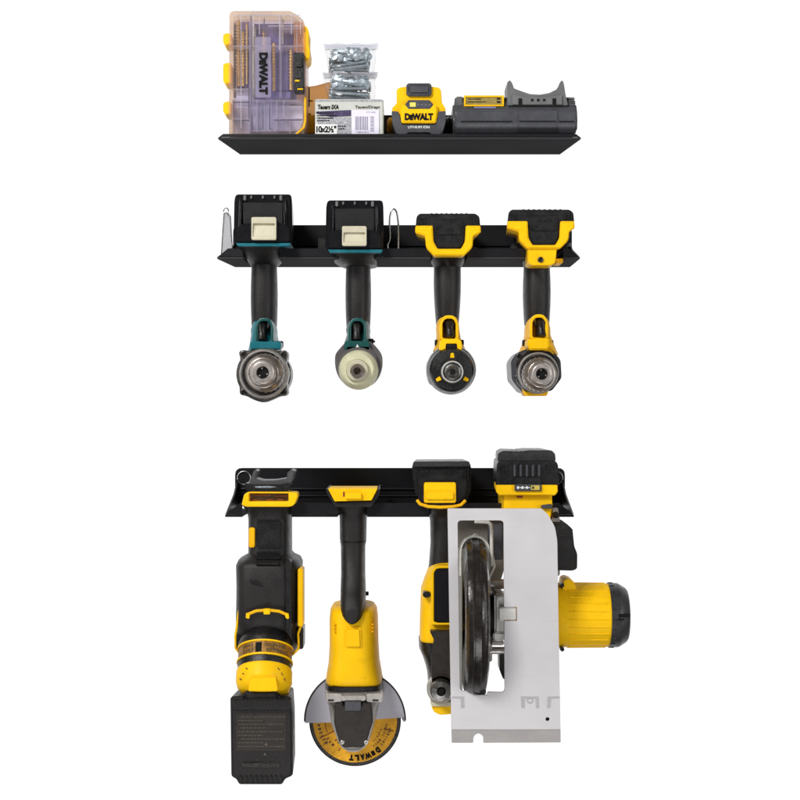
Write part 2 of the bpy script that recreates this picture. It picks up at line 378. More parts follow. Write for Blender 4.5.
for x in (240.5, 253, 259, 291, 300): g.box(x, x + .8, 13, 128 if x < 250 else 34, 82.6, 84, .2, ref=84)
g.box(279, 280, 14, 50, 82.6, 84, .2, ref=84); g.box(268, 302, 25.4, 26.2, 82.6, 83.8, .2, ref=84); g.box(232, 300, 14.6, 15.4, 82.6, 83.8, .2, ref=84)
g.obj('lid_rib', clear('frosted rib plastic', (.97, .96, .99), .03, .15, (.97, .95, .99), .35), lid)
# pale parts boxes at the bottom of the case and the violet insert behind the bits
g = G(); g.slab(rrect(251, 302, 102, 128, 1.5), 48.4, 62, .5, ref=80); g.slab(rrect(233, 248, 103, 131, 1), 48.4, 58, .5, ref=80)
g.obj('parts_tray', mat('pale violet tray plastic', (.80, .80, .94), .35, 0, .5, .1, 300, .2, 60), c)
g = G(); g.slab(rrect(251, 294, 17, 98, 1.5), 48.4, 55, .5, ref=80); g.box(275, 288, 50, 88, 55, 66, .8, ref=80)
g.box(273, 290, 89.5, 96.5, 55, 70, .6, ref=80); g.box(234, 248, 15, 30, 48.4, 54, .5, ref=80)
g.slab(rrect(233.5, 248.5, 31, 86, 1), 48.4, 52, .4, ref=80); g.obj('bit_holder', mat('slate violet holder plastic', (.17, .145, .34), .35, 0, .5, .15, 300, .5, 60), c)
g = G(); g.slab(rrect(255.5, 271, 37, 97.5, 2), 82.7, 84.6, .5, ref=84)
pl = g.obj('name_plate', clear('plaque plastic', (.93, .91, .98), .02, .2, (.80, .76, .90), .3), c)
g = G(); g.text('DeWALT', 263.4, 73.5, 84.9, 42, 8.8, -90, **DW); g.obj('lettering', INK, pl)
for y0, y1 in ((35, 47), (64.5, 85.5), (103, 116)):
    g = G(); g.slab(rnd([(224, y0 + 2), (227, y0), (232, y0 + .5), (232, y1 - .5), (226, y1), (224, y1 - 3)], 1), 50, 78, .8, ref=70); g.obj('hinge', YEL, c)
g = G(); g.slab(rnd([(304, 28), (307.5, 29), (309.5, 34), (309, 45), (310.5, 54), (310, 61), (306, 65), (304, 62)], 1.5), 50, 80, .8, ref=70); g.obj('side_latch', YEL, c)
g = G(); g.slab(rrect(294, 304.5, 53, 93, 1.5), 80, 90, .9, ref=88); g.box(296, 302.5, 58, 68, 90, 91.5, .5, ref=88); g.box(296, 302.5, 72, 79, 90, 91, .4, ref=88)
lt = g.obj('latch', BLK, c)
g = G(); g.box(295, 299.5, 80, 81.6, 90.1, 90.7, .1, ref=90); g.box(297.5, 303, 88.5, 89.8, 90.1, 90.7, .1, ref=90); g.obj('latch_mark', YEL, lt)
g = G(); g.ptube([(296, 135, 82), (304, 127.5, 82), (305.3, 120, 82), (305.3, 97, 82)], 1.1); g.obj('corner_trim', YLD, c)
# the bits lying in the case: things of their own
def bit(x, y0, y1, r, m, label, twist=True, d=66, grp='drill bits inside the clear case', tilt=0):
    g = G(); L = (y1 - y0) * sc(d); c0 = W(x, y1, d); n = int(L / 1.1)
    prof = [(0, r * .75), (L * .25, r * .75)]
    prof += [(L * .25 + (L * .68) * i / n, r * (1 if i % 4 < 2 or not twist else .62)) for i in range(1, n)]
    prof += [(L * .94, r * .9), (L, .05)]
    g.lathe(c0, (math.sin(R(tilt)), 0, math.cos(R(tilt))), prof, 12)
    o = g.obj('drill_bit', m, None, label, origin=tuple(c0 * .001)); o['category'] = 'drill bit'; o['group'] = grp
BT = 'thick gold twist drill bit among those at the left edge inside the clear case'
bit(238.5, 19, 86, 2.4, GLD, 'thickest gold twist bit near the left edge inside the clear case'); bit(243, 30, 86, 1.9, GLD, 'shorter middle gold twist bit of the left group in the clear case'); bit(246.8, 22, 84, 1.3, GLD, 'thin gold bit at the right of the left group in the clear case')
bit(234.8, 22, 98, 1.2, DST, 'thin dark steel drill bit farthest left inside the clear case')
bit(254, 23, 98, 2.0, PLB, 'long pale plain shank bit left of the vertical brand plate in the clear case', False, 70)
bit(264, 30, 54, 2.4, GLD, 'short gold bit tip just above the vertical brand lettering in the case', True, 64)
bit(273.8, 42, 91, 2.0, GLD, 'gold twist bit between the brand plate and the violet holder block in the case', True, 72)
bit(291, 48, 90, 2.0, GLD, 'gold twist bit just left of the black front latch in the clear case', True, 72)
bit(283, 19, 44, 1.2, PLB, 'short pale bit in the upper right compartment of the clear case', True, 62)
bit(300, 24, 44, 2., GLD, 'stubby gold bit in the upper right corner of the clear case', True, 62)

c = thing('amber_case', 'low amber case with a black catch, behind the clear case and the carton', 'tool case', (320, 137, 25))
g = G(); g.slab(rnd([(290, 90), (304, 87), (316, 85.5), (328, 82), (340, 82), (342, 136.5), (290, 136.5)], 2), 14, 26, .8, ref=26); g.obj('case_shell', AMB, c)
g = G(); g.slab(rrect(303.8, 309.5, 87, 106, 1), 26, 31, .6); g.obj('catch', BLK, c)
g = G(); g.box(296, 311, 113, 115, 26, 28, .4); g.box(296, 313, 100, 101.5, 26, 28, .4); g.slab(rnd([(308, 116), (314, 116), (314, 133), (306, 133)], 1), 26, 28, .4); g.obj('case_rib', YLD, c)

# ------------------------------------------------------------------ screw carton
c = thing('screw_carton', 'small pale grey screw carton with a barcode label, under the two bags of screws', 'carton', (349, 136, 60))
DF = 84.
g = G(); g.box(315, 383.4, 99, 136.4, 32, DF, .8, ref=DF); g.obj('carton_body', CRD, c)
g = G(); g.box(315.3, 383, 99.8, 101.4, DF + .05, DF + .35, 0); g.obj('carton_flap', GLB2, c)
g = G(); g.slab([(316, 111.5), (351, 110), (351, 116), (331, 117), (316, 113.5)], DF + .05, DF + .35, 0); pt = g.obj('printed_band', PUR, c)
g = G(); g.box(318, 351, 117.3, 124, DF + .05, DF + .3, 0); g.box(337.4, 351, 124.3, 135, DF + .05, DF + .3, 0); g.obj('printed_field', GLB2, c)
g = G(); g.text('Tauers IXA', 328.2, 107, DF + .4, 21, 4.6, 0, .03, shear=.15); g.text('Tauen/Drapt', 367.5, 107.4, DF + .4, 25, 3.6, 0, .005)
for i, (a, b, y) in enumerate(((317, 334, 112.3), (317, 337, 114.9), (317, 333, 117.5), (317, 330, 120), (338, 346, 125.6), (316, 331, 135.2), (338.5, 344, 128.2))):
    x = a
    while x < b: l = rng.uniform(.8, 2.2); g.box(x, min(x + l, b), y, y + 1.2, DF + .45, DF + .6, 0); x += l + .55
g.obj('lettering', INK, c)
g = G(); g.box(315.4, 337.2, 124.4, 134, DF + .45, DF + .7, 0); sz = g.obj('size_label', mat('white paper', (.78, .78, .76), .5), c)
g = G(); g.text('10x2½"', 326.3, 129.2, DF + .85, 20, 6.8, 0, .035, sp_=.86); g.obj('lettering', INK, sz)
g = G(); g.box(351.6, 379, 110, 135.6, DF + .05, DF + .8, 0); bl = g.obj('barcode_label', LVL, c)
g = G(); x = 355.5
while x < 367.5: l = rng.choice((.35, .6, .9)); g.box(x, x + l, 116.5, 130, DF + .85, DF + 1, 0); x += l + rng.choice((.5, .8))
y = 116.5
while y < 132: l = rng.choice((.4, .7)); g.box(370.5, 374, y, y + l, DF + .85, DF + 1, 0); y += l + rng.choice((.6, .9))
g.text('7 26834 10212', 362, 132.2, DF + .9, 13, 1.7, 0, 0); g.text('CT-1025', 371, 112.2, DF + .9, 9, 1.3, 0, 0)
g.obj('barcode', mat('faded grey print', (.22, .2, .27), .6), bl)

# ------------------------------------------------------------------ bags of screws
def bag(y0, y1, xs, label):
    t = thing('screw_bag', label, 'plastic bag', (350, y1, 60), 'clear bags of screws stacked on the carton')
    (a0, a1), (b0, b1), (c0, c1) = xs
    secs = [(y0 + 4.6, a0 + 1, a1 - 1, 58, 62, 2), (y0 + 7, a0 + 2, a1 - 3, 50, 68, 2.4), (y0 + 12, b0 - 1, b1 + .5, 42, 76, 3), (y0 + 19, b0, b1 - .5, 38, 80, 3.2),
            (y1 - 3, c0, c1, 37, 81, 3.5), (y1 - .2, c0 + 1.5, c1 - 1.5, 39, 79, 4)]
    g = G(); g.loft(secs, 64)
    for v in g.bm.verts:   # creases
        f = math.sin(v.co.x * .9 + v.co.z * .7) * .6 + math.sin(v.co.x * .37 - v.co.z * 1.1) * .7
        v.co.y += f; v.co.x += .35 * math.sin(v.co.z * 1.9 + v.co.y * .2)
    g.obj('bag_pouch', BAG, t, ang=80)
    g = G(); N = 26; A = []; Bq = []
    for i in range(N + 1):
        x = a0 + (a1 - a0) * i / N; A.append((x, y0 + .5 * math.sin(i * .7) - .3))
    for i in range(N + 1):
        x = a1 - 1 - (a1 - a0 - 2) * i / N; A.append((x, y0 + 5 + .4 * math.sin(i * .9)))
    g.slab(A, 59, 60.2, 0, ref=60); hd = g.obj('bag_header', BAGH, t)
    g = G(); g.box(a0 + 2, a1 - 2, y0 + 1.4, y0 + 2.1, 60.3, 61.2, .2, ref=60); g.box(a0 + 2, a1 - 3, y0 + 3, y0 + 3.5, 60.3, 61.2, .2, ref=60); g.obj('zip_seal', BAGH, hd)
bag(44, 72, ((323.5, 378.5), (328, 375.5), (329, 373)), 'upper clear zip bag of zinc screws, on top of the other bag')
bag(72.6, 99, ((322.5, 378), (327, 375.5), (329, 373)), 'lower clear zip bag of zinc screws, lying directly on the carton')
# one screw, copied
g = G(); prof = [(0, .3), (.6, 2.4), (2.1, 3.7), (2.7, 3.7), (2.9, 3.2)]
g.lathe((0, 0, 0), (1, 0, 0), [(-.1, .0), (0, 1.2), (.4, 3.6), (.9, 3.7), (2.8, 1.6)] + [(3 + i * .55, 1.65 if i % 2 else 1.15) for i in range(58)] + [(37, .05)], 12)
SCR = g.obj('screw', ZNC, None)
first = True
def put_screw(x, d, py, ang, tilt, flip, label, group):
    global first
    o = SCR if first else SCR.copy()
    if not first: COL.objects.link(o)
    first = False
    p = W(x, py, d) * .001; o.location = p
    o.rotation_euler = (0, R(tilt), R(ang + (180 if flip else 0)))
    o['label'] = label; o['category'] = 'screw'; o['group'] = group
for (yb, lab, grp) in ((69.5, 'zinc plated wood screw loose inside the upper clear bag', 'screws in the upper bag'), (96.8, 'zinc plated wood screw loose inside the lower clear bag', 'screws in the lower bag')):
    for lay in range(3):
        for r in range(5):
            fl = rng.random() < .5; x0 = 350 + (20 if fl else -20) + rng.uniform(-1.5, 1.5)
            put_screw(x0, 73 - r * 7.4 + (3 if lay % 2 else 0), yb - lay * 4.1, rng.uniform(-7, 7), (rng.uniform(-9, 9)) * (1 if lay else .3), fl, lab, grp)
    for k in range(7):      # heads towards the viewer, tossed on top
        put_screw(334 + k * 5.6 + rng.uniform(-1, 1), 74 + rng.uniform(-3, 0), yb - 13.2 + rng.uniform(-1.6, 1.6), 90 + (17 - k * 5.6) * -.9 + rng.uniform(-14, 14), rng.uniform(-16, 16), False, lab, grp)
    for k in range(6):
        put_screw(335 + k * 6 + rng.uniform(-1.5, 1.5), 70 + rng.uniform(-3, 2), yb - 18 + rng.uniform(-1.2, .8), 90 + (16 - k * 6) * -.9 + rng.uniform(-12, 12), rng.uniform(2, 20), False, lab, grp)
    for k in range(3):
        fl = k % 2 == 0
        put_screw(350 + (18 if fl else -18), 72 - k * 3, yb - 10 - k * .8, rng.uniform(-4, 4), rng.choice((-13, -9, 9, 13)), fl, lab, grp)

# ------------------------------------------------------------------ handle lying behind the battery
c = thing('screwdriver', 'dark green ribbed screwdriver handle with a yellow end, lying behind the yellow battery', 'screwdriver', (420, 136, 30))
g = G(); p0 = W(390, 126, 30); prof = []
for i in range(30): prof.append((6 + i * 2.05, 8.6 + (.8 if i % 2 else -.5) - (2.5 if i > 27 else 0)))
g.lathe(p0, (1, 0, 0), prof, 24, ); g.obj('handle', GRN, c)
g = G(); g.lathe(p0, (1, 0, 0), [(-3, 5), (-1, 8), (5.5, 8.4), (5.9, 7)], 24); g.obj('end_cap', YLD, c)

# ------------------------------------------------------------------ compact battery
c = thing('compact_battery', 'small yellow and black battery pack standing upright between the carton and the charger', 'battery', (419, 136, 60))
g = G(); g.slab(rnd([(396.5, 90), (399, 87.5), (406, 86.5), (432, 86.5), (439, 87.5), (441, 90), (442, 103), (445.6, 108), (445.6, 118), (392, 118), (392, 108), (397, 103)], 2), 40, 80, 2, 3, ref=80)
g.slab(rnd([(401, 104), (437, 104), (437.5, 112), (436, 123), (401.5, 123), (400, 112)], 2), 80, 84.5, 1.2, 3, ref=84)
sh = g.obj('shell', YEL, c)
g = G(); g.slab(rnd([(391.6, 110.8), (398.5, 111.3), (400.5, 119), (402, 124.5), (436, 124.5), (437.5, 119), (438.5, 111.3), (445.8, 110.8), (445.8, 122), (443, 131), (439.5, 134.6), (432, 134.6), (430, 132.3), (408, 132.3), (406, 134.6), (398.5, 134.6), (395, 131), (392.2, 123)], 1.2), 38, 83.5, 1.4, 3, ref=84)
g.box(406, 432, 131, 136.2, 45, 78, .8, ref=84); bs = g.obj('base', CHA, c)
g = G(); g.slab(rrect(406.3, 431.6, 83, 95.8, 3), 60, 83.6, 1.6, 3); g.slab(rrect(409, 429, 85, 93, 2), 83.6, 84.6, .6); g.obj('release_button', CHA, c)
g = G(); g.slab(rnd([(405, 104.5), (408.5, 100), (429.5, 100), (433.5, 104.5), (430, 108.8), (408.5, 108.8)], 1), 80, 85.1, .5); gp = g.obj('gauge', CHA, c)
g = G()
for x in (417.5, 421.3, 425.1, 428.9): g.box(x, x + 1.7, 103.9, 105.5, 85.15, 85.4, 0)
g.obj('gauge_mark', GRY, gp); g = G(); g.box(409.8, 415.8, 102.4, 106.8, 85.15, 85.5, .1); g.obj('charge_symbol', mat('pale yellow print', (.75, .65, .12), .5), gp)
g = G(); g.text('DeWALT', 418.9, 116.8, 84.7, 28.5, 7.2, 0, **DW); g.obj('lettering', INK, sh)
g = G(); g.text('LITHIUM ION', 418.8, 127.1, 83.7, 21.5, 2.5, 0, .015); g.obj('lettering', WHT, bs)

# ------------------------------------------------------------------ charger
c = thing('battery_charger', 'charcoal battery charger with a yellow framed label, at the top shelf right end', 'charger', (516, 136, 60))
def hz(x0, x1, prof, m, nm, par, ref=80, bev=1.2):
    """solid running left to right: prof = (d, py) side outline"""
    g = G(); k = sc(ref); A = [((x0 - 400) * k, -d, (400 - y) * k) for d, y in prof]; Bp = [((x1 - 400) * k, -d, (400 - y) * k) for d, y in prof]
    g.prism(A, Bp, bev, 3); return g.obj(nm, m, par)
side = [(22, 97), (70, 97), (74, 100), (74, 106), (82, 107.5), (86, 112), (86.5, 121), (84, 128), (78, 133.6), (24, 133.6), (20, 128), (20, 101)]
body = hz(455, 576.2, side, CHA, 'body', c)
hz(453.2, 457.5, [(24, 101), (68, 101), (76, 110), (79, 120), (76, 130), (26, 131)], CHA, 'end_cap', c, bev=1.6)
hz(574.5, 577.8, [(24, 101), (68, 101), (76, 110), (79, 120), (76, 130), (26, 131)], CHA, 'end_cap', c, bev=1.6)
hz(517.6, 557.2, [(60, 108.6), (82, 108.6), (87.2, 112), (88, 121), (85.5, 128), (79, 133.2), (60, 133.2)], CHA, 'centre_panel', c, bev=.7)
g = G(); g.box(461, 512, 121.2, 122, 86.2, 87, .1, ref=86); g.box(519, 556, 121.2, 122, 87.6, 88.3, .1, ref=86); g.box(559, 574, 121.2, 122, 86.2, 87, .1, ref=86); g.obj('seam', INK, body)
g = G()
for i in range(4): g.box(456.5, 461.5, 98 + i * 2, 98.9 + i * 2, 73.9, 74.8, .2, ref=74)
for i in range(4): g.box(568.5, 575, 98.5 + i * 2, 99.4 + i * 2, 73.9, 74.8, .2, ref=74)
g.box(455.3, 576, 95.4, 97.4, 30, 72, .8, ref=80); g.box(456, 463, 96, 106, 60, 74.2, .8, ref=76); g.obj('top_deck', GRY, c)
g = G(); g.holes(rrect(464, 504, 95.3, 106.3, .8), [rrect(465.8, 502.2, 97, 104.6, .5)], 74.2, 76.6, .3, ref=76.6); fr_ = g.obj('label_frame', YEL, c)
g = G(); g.box(465.6, 502.4, 96.8, 104.8, 74.2, 75.4, 0); lp = g.obj('label', mat('brass coloured label', (.36, .27, .08), .35, .2, .5, .1, 300, .3, 180), c)
g = G(); g.box(468, 481, 98.6, 99.4, 75.45, 75.7, 0); g.box(468, 486, 101.4, 102.1, 75.45, 75.7, 0); g.box(497, 500.4, 98, 99.6, 75.45, 75.7, 0); g.box(497, 500.4, 101, 102.8, 75.45, 75.7, 0); g.obj('print', INK, lp)
g = G(); g.slab(rrect(474, 496, 107, 108.6, .4), 80, 84, .2, ref=82); g.obj('front_strip', mat('pale violet strip', (.2, .18, .3), .4), c)
g = G(); fk = [(507.3, 82), (510, 80), (512.2, 83, 1), (514, 88.3), (520, 90.6), (530, 94), (540, 94.6), (549, 93), (556, 89.6), (558.7, 87.6), (560, 82), (562.6, 80), (564, 84), (565.5, 94), (568, 105.4), (507.5, 105.4)]
g.slab(rnd(fk, 1), 40, 78, .9, ref=78); g.slab(rnd([(512, 95), (528, 97.5), (545, 97.5), (562, 95), (562, 105), (512, 105)], 1), 78, 80, .5, ref=78)
fo = g.obj('battery_cradle', GRY, c)
g = G(); g.box(518.5, 522, 98.5, 104.6, 80, 80.8, .1, ref=80); g.box(552.5, 556, 98.5, 104.6, 80, 80.8, .1, ref=80)
for x in (531, 537, 543): g.box(x, x + 2.4, 99, 101.2, 80, 80.6, .1, ref=80)
g.obj('contact_slot', INK, fo)
for x in (461, 469, 563): g = G(); g.box(x, x + 6, 133.2, 136.4, 50, 76, .4, ref=80); g.obj('foot', BLK, c)

# ------------------------------------------------------------------ wires on the middle rack
c = thing('belt_clip', 'smoky clear belt clip with wire loops, at the left end of the middle rack', 'clip', (227, 257, 80))
g = G(); g.slab(rnd([(223.6, 213), (229, 212.5), (231, 216), (233, 256), (221, 256)], 1), 78, 80, .3); g.obj('plate', ACR, c)
for cy, r in ((210.5, 2.4), (215, 2.2)):
    g = G(); g.tube([W(226 + r * math.cos(R(a)), cy + r * math.sin(R(a)), 80.6) for a in range(150, 391, 20)], .55, 8); g.obj('wire_loop', STL, c)
g = G(); g.ptube([(224, 213, 80.6), (222.5, 235, 80.6), (221.2, 256, 80.6)], .5, seg=8); g.ptube([(230, 216, 80.6), (231, 235, 80.6), (232.6, 250, 80.6), (234, 258, 80.6)], .5, seg=8); g.obj('wire_edge', STL, c)
c = thing('wire_clip', 'thin bent wire hairpin standing beside the second teal driver battery', 'wire clip', (392, 255, 80))
g = G(); g.ptube(smooth([(386.5, 253, 80), (388, 249, 80), (387.7, 245, 80), (390, 238, 80), (389.5, 222, 80), (391, 212, 80), (394, 209, 80), (397, 214, 80), (398.6, 230, 80), (398.2, 251, 80)]), .8, seg=8)
g.obj('wire', STL, c)
g = G(); g.slab(rrect(318, 326, 238, 256, 2), 60, 82, 1.5)
c = thing('rubber_grommet', 'small black rubber stop on the middle rack, left of the second teal driver', 'rubber stop', (321, 256, 70))
g.obj('stop_body', BLK, c)

# ------------------------------------------------------------------ common drill pieces
def grip(t, cx, w0, w1, y0, y1, m=RUB, dc=55, name='grip', flare=0, up=None):
    """vertical handle, waist in the middle, from y0 down to y1"""
    g = G(); S = []; n = 12
    for i in range(n + 1):
        u = i / n; w = w0 + (w1 - w0) * u + 1.2 * math.sin(u * math.pi) + (flare * max(0, 1 - u * 6) ** 2)
        S.append((y0 + (y1 - y0) * u, cx - w, cx + w, dc - 20 - 1.5 * math.sin(u * 3.1) - 4 * u, dc + 19 + 1.5 * math.sin(u * 3) - 3 * u, 2.5))
    g.loft(S, 36); return g.obj(name, m, t, ang=60)
def trigger(t, cx, w, y0, y1, frame, body=BLK, df=86, flr=True):
    g = G(); a = rnd([(cx - w - 3, y1 + 1), (cx - w - 3, y0 + 5, 8), (cx - w + 1, y0 - 3.5, 6), (cx + w - 1, y0 - 3.5, 6), (cx + w + 3, y0 + 5, 8), (cx + w + 3, y1 + 1)], 3, 5)
    h = rnd([(cx - w, y1 - .5), (cx - w, y0 + 4), (cx - w + 3, y0), (cx + w - 3, y0), (cx + w, y0 + 4), (cx + w, y1 - .5)], 3, 5)
    g.holes(a, [h], df - 22, df - 3, .8, ref=df); fr = g.obj('trigger_frame', frame, t)
    g = G(); g.loft([(y0 + .5, cx - w + 1.2, cx + w - 1.2, 40, df - 6, 3), (y0 + 4, cx - w + .4, cx + w - .4, 40, df - 1, 3), ((y0 + y1) / 2, cx - w + .5, cx + w - .5, 40, df - 4, 3), (y1 - 3, cx - w + .4, cx + w - .4, 40, df + 1, 3), (y1, cx - w + 1.2, cx + w - 1.2, 40, df - 3, 3)], 28)
    g.obj('trigger', body, t, ang=60)
def chuck(t, px, py, R0, dref, d0, d1, m=SIL, hole=5., ring=STL, face=None):
    fr_ = face or m
    g = G(); L = d1 - d0
    g.ly(px, py, dref, [(d0, R0), (d0 + L * .45, R0), (d0 + L * .5, R0 - .8), (d0 + L * .55, R0 - .8), (d0 + L * .6, R0), (d0 + L * .68, R0), (d0 + L * .72, R0 - 1.6), (d0 + L * .85, R0 * .8), (d0 + L * .87, R0 * .72)], 64)
    for k in range(24):     # gripping ribs
        a = 2 * math.pi * k / 24; cc = W(px, py, dref); x = cc.x + math.cos(a) * R0; z = cc.z + math.sin(a) * R0
        g.tube([(x, -d0 - 1, z), (x, -d0 - L * .43, z)], .7, 6)
    sl = g.obj('chuck', m, t)
    g = G(); q = R0 * .7
    g.ly(px, py, dref, [(d0 + L * .8, q), (d1 - 3, q * .98), (d1 - .6, q * .86), (d1, q * .78), (d1, hole + .6), (d1 - 1.5, hole), (d1 - 9, hole * .95), (d1 - 9, 0)], 48); g.obj('chuck_nose', fr_, sl)
    g = G(); g.ly(px, py, dref, [(d1 - 9, hole * .97), (d1 - 1.7, hole * .97), (d1 - 2.2, hole * .9), (d1 - 3.4, hole * .88), (d1 - 3.4, 0)], 32); g.obj('bore_shade', INK, sl)  # black disc just inside the mouth, the hole's shade put into colour
    g = G(); cc = W(px, py, dref)
    for k in range(3):
        a = R(90 + 120 * k + 12); u = Vector((math.cos(a), 0, math.sin(a))); v = Vector((-math.sin(a), 0, math.cos(a))); o = Vector((cc.x, 0, cc.z))
        A = [o + u * hole * .55, o + u * hole * .86 + v * hole * .20, o + u * hole * .86 - v * hole * .20]
        g.prism([(p.x, -(d1 - 1.8), p.z) for p in A], [(p.x, -(d1 - 5), p.z) for p in A], .1)
    g.obj('jaw', CHN, sl)
def screw_head(t, px, py, d, r=2.2, m=DST, nm='screw'):
    g = G(); g.ly(px, py, d, [(d - 4, r), (d - .3, r), (d, r * .75), (d, r * .5), (d - 1, r * .42), (d - 1, 0)], 18); return g.obj(nm, m, t)

# ------------------------------------------------------------------ teal drivers
GR4 = 'cordless drivers hanging from the middle rack'
def black_battery(t, x0, x1, y0, y1, bx0, bx1, by0, by1):
    cx = (x0 + x1) / 2; DFb = 108
    g = G()
    out = rnd([(x0 + 1.5, y0), (x1 - 1, y0), (x1, y0 + 6), (x1 + .5, y1 - 16), (x1, y1), (x0, y1), (x0 - .5, y1 - 16), (x0, y0 + 6)], 3)
    g.slab(out, 14, 98, 2.2, 3, ref=98, shrink=.84)
    b = g.obj('battery', GLB, t)
    g = G(); w_ = (x1 - x0)
    ym = y0 + (y1 - y0) * .62
    g.slab(rnd([(x0 + w_ * .15, y0 + 8.5), (x1 - w_ * .15, y0 + 8.5), (x1 - w_ * .16, ym), (x0 + w_ * .16, ym)], 2), 97, 104, 2.5, 4, ref=104)
    g.obj('battery_face', FAC, b)
    g = G(); g.slab(rnd([(x0 + w_ * .04, y1 - 15), (x0 + w_ * .13, ym - 1), (x1 - w_ * .13, ym - 1), (x1 - w_ * .04, y1 - 15), (x1 - w_ * .04, y1 - 1.5), (x0 + w_ * .04, y1 - 1.5)], 3), 97, 106, 2, 3, ref=106); g.obj('battery_foot', GLB, b)
    for s_ in (-1, 1):
        g = G(); g.loft([(y0 + 5, cx + s_ * w_ * .37 - 2.2, cx + s_ * w_ * .37 + 2.2, 88, 103, 2), (y0 + 10, cx + s_ * w_ * .37 - 2.6, cx + s_ * w_ * .37 + 2.6, 88, 105, 2), (y1 - 16, cx + s_ * w_ * .38 - 2.8, cx + s_ * w_ * .38 + 2.8, 88, 105, 2)], 20)
        g.obj('side_rib', GLB, b)
    g = G()
    for u in (-.2, -.0, .2): g.box(cx + u * w_ - .9, cx + u * w_ + .9, y0 + 1.8, y0 + 5, 97.5, 100.5, .4, ref=98)
    for u in (-.31, .31): g.box(cx + u * w_ - 1.4, cx + u * w_ + 1.4, y0 + 1.5, y0 + 7, 97.5, 101, .6, ref=98)
    g.obj('rail_notch', GRY, b)
    g = G(); g.holes(rrect(bx0, bx1, by0, by1, 2), [rrect(bx0 + 1.6, bx1 - 1.6, by0 + 6.5, by1 - 3.5, 1)], DFb - 1, DFb + 3.5, .7, ref=DFb + 3)
    g.prism(*[[W(x, y, d) for x, y, d in q] for q in ([(bx0 + 1.4, by0 + 6.2, DFb + .4), (bx1 - 1.4, by0 + 6.2, DFb + .4), (bx1 - 1.4, by1 - 3.2, DFb + 2.4), (bx0 + 1.4, by1 - 3.2, DFb + 2.4)], [(bx0 + 1.4, by0 + 6.2, DFb - .8), (bx1 - 1.4, by0 + 6.2, DFb - .8), (bx1 - 1.4, by1 - 3.2, DFb - .8), (bx0 + 1.4, by1 - 3.2, DFb - .8)])], 0)
    g.obj('release_button', CRM, b)
def teal_base(t, x0, x1, y, gx0, gx1, gy):
    g = G(); g.slab(rnd([(x0, y), (x1, y), (x1 - 2, y + 2.8), (x0 + 2, y + 2.8)], .8), 40, 106, 1, 2, ref=104); g.obj('base_trim', TEA, t)
    g = G(); g.loft([(y + 2.2, x0 + 2, x1 - 2, 18, 98, 5), (y + 8, x0 + 5, x1 - 6, 22, 92, 4), (y + 14, gx0 - 5, gx1 + 6, 28, 84, 3), (gy, gx0 - 1, gx1 + 1, 34, 76, 2.6)], 40); g.obj('base', RUB, t, ang=60)

# teal drill
t = thing('teal_drill', 'teal cordless drill with a silver chuck and black battery, leftmost on the middle rack', 'drill', (264, 250, 55), GR4)
black_battery(t, 234, 292, 194, 243.5, 251.3, 276.3, 217, 240); teal_base(t, 236, 291, 243.3, 252, 277, 264)
grip(t, 264.3, 12.2, 11.8, 261, 336, RUB)
g = G(); g.loft([(314, 256, 273, 40, 68, 3), (325, 252.6, 276.2, 33, 76, 3), (329, 251.5, 277, 30, 84, 3), (334, 252, 277, 26, 88, 3), (343, 251, 278.5, 24, 92, 3.2), (351, 249.5, 281, 22, 98, 3.4), (360, 248, 283, 22, 98, 3)], 36); g.obj('housing', TEA, t, ang=60)
trigger(t, 264, 6.3, 321, 342, TEG, BLK, 98)
g = G(); g.slab(rrect(250, 281, 341.5, 349, 2), 90, 112, 1.6, 3); g.obj('collar', TEA, t)
g = G(); g.lathe(W(276, 344.5, 80), (1, 0, 0), [(0, 3.4), (6, 3.4), (7, 2.6)], 20); g.obj('direction_switch', BLK, t)
g = G(); g.ly(264, 374, 100, [(18, 14), (22, 21), (40, 23), (104, 25.4)], 48); g.obj('motor_case', BLK, t)
hd = [(243, 350, 4), (252, 351, 3), (258, 349, 3), (272, 349, 3), (279, 351, 3), (287, 350, 4), (288, 357, 3), (286, 363, 3), (290, 372, 8), (287, 384, 3), (288, 396, 5), (280, 396, 3), (272, 400, 5), (264, 403, 5), (254, 400, 5), (247, 396, 3), (240, 395, 4), (240, 387, 3), (237, 378, 8), (237, 368, 8), (241, 360, 3), (239, 352, 4)]
g = G(); g.slab(rnd(hd, 3), 96, 122, 2.2, 3, ref=118); gh = g.obj('gear_head', STL, t)
g = G(); g.ly(264, 374, 126, [(118, 22.6), (127, 22.6), (129, 21), (129, 19)], 56); g.obj('collar_ring', CAS, gh)
g = G(); g.ly(263.5, 373.6, 126, [(124, 20.4), (131, 20.2), (133, 18.6), (133, 10)], 56); g.obj('clutch_ring', DST, gh)
for x, y in ((243.5, 354), (283.5, 354), (243.5, 392), (283, 392)): screw_head(gh, x, y, 124, 3.)
chuck(t, 262.6, 372.6, 17., 172, 131, 172, CHK, 5.2, face=CHN)

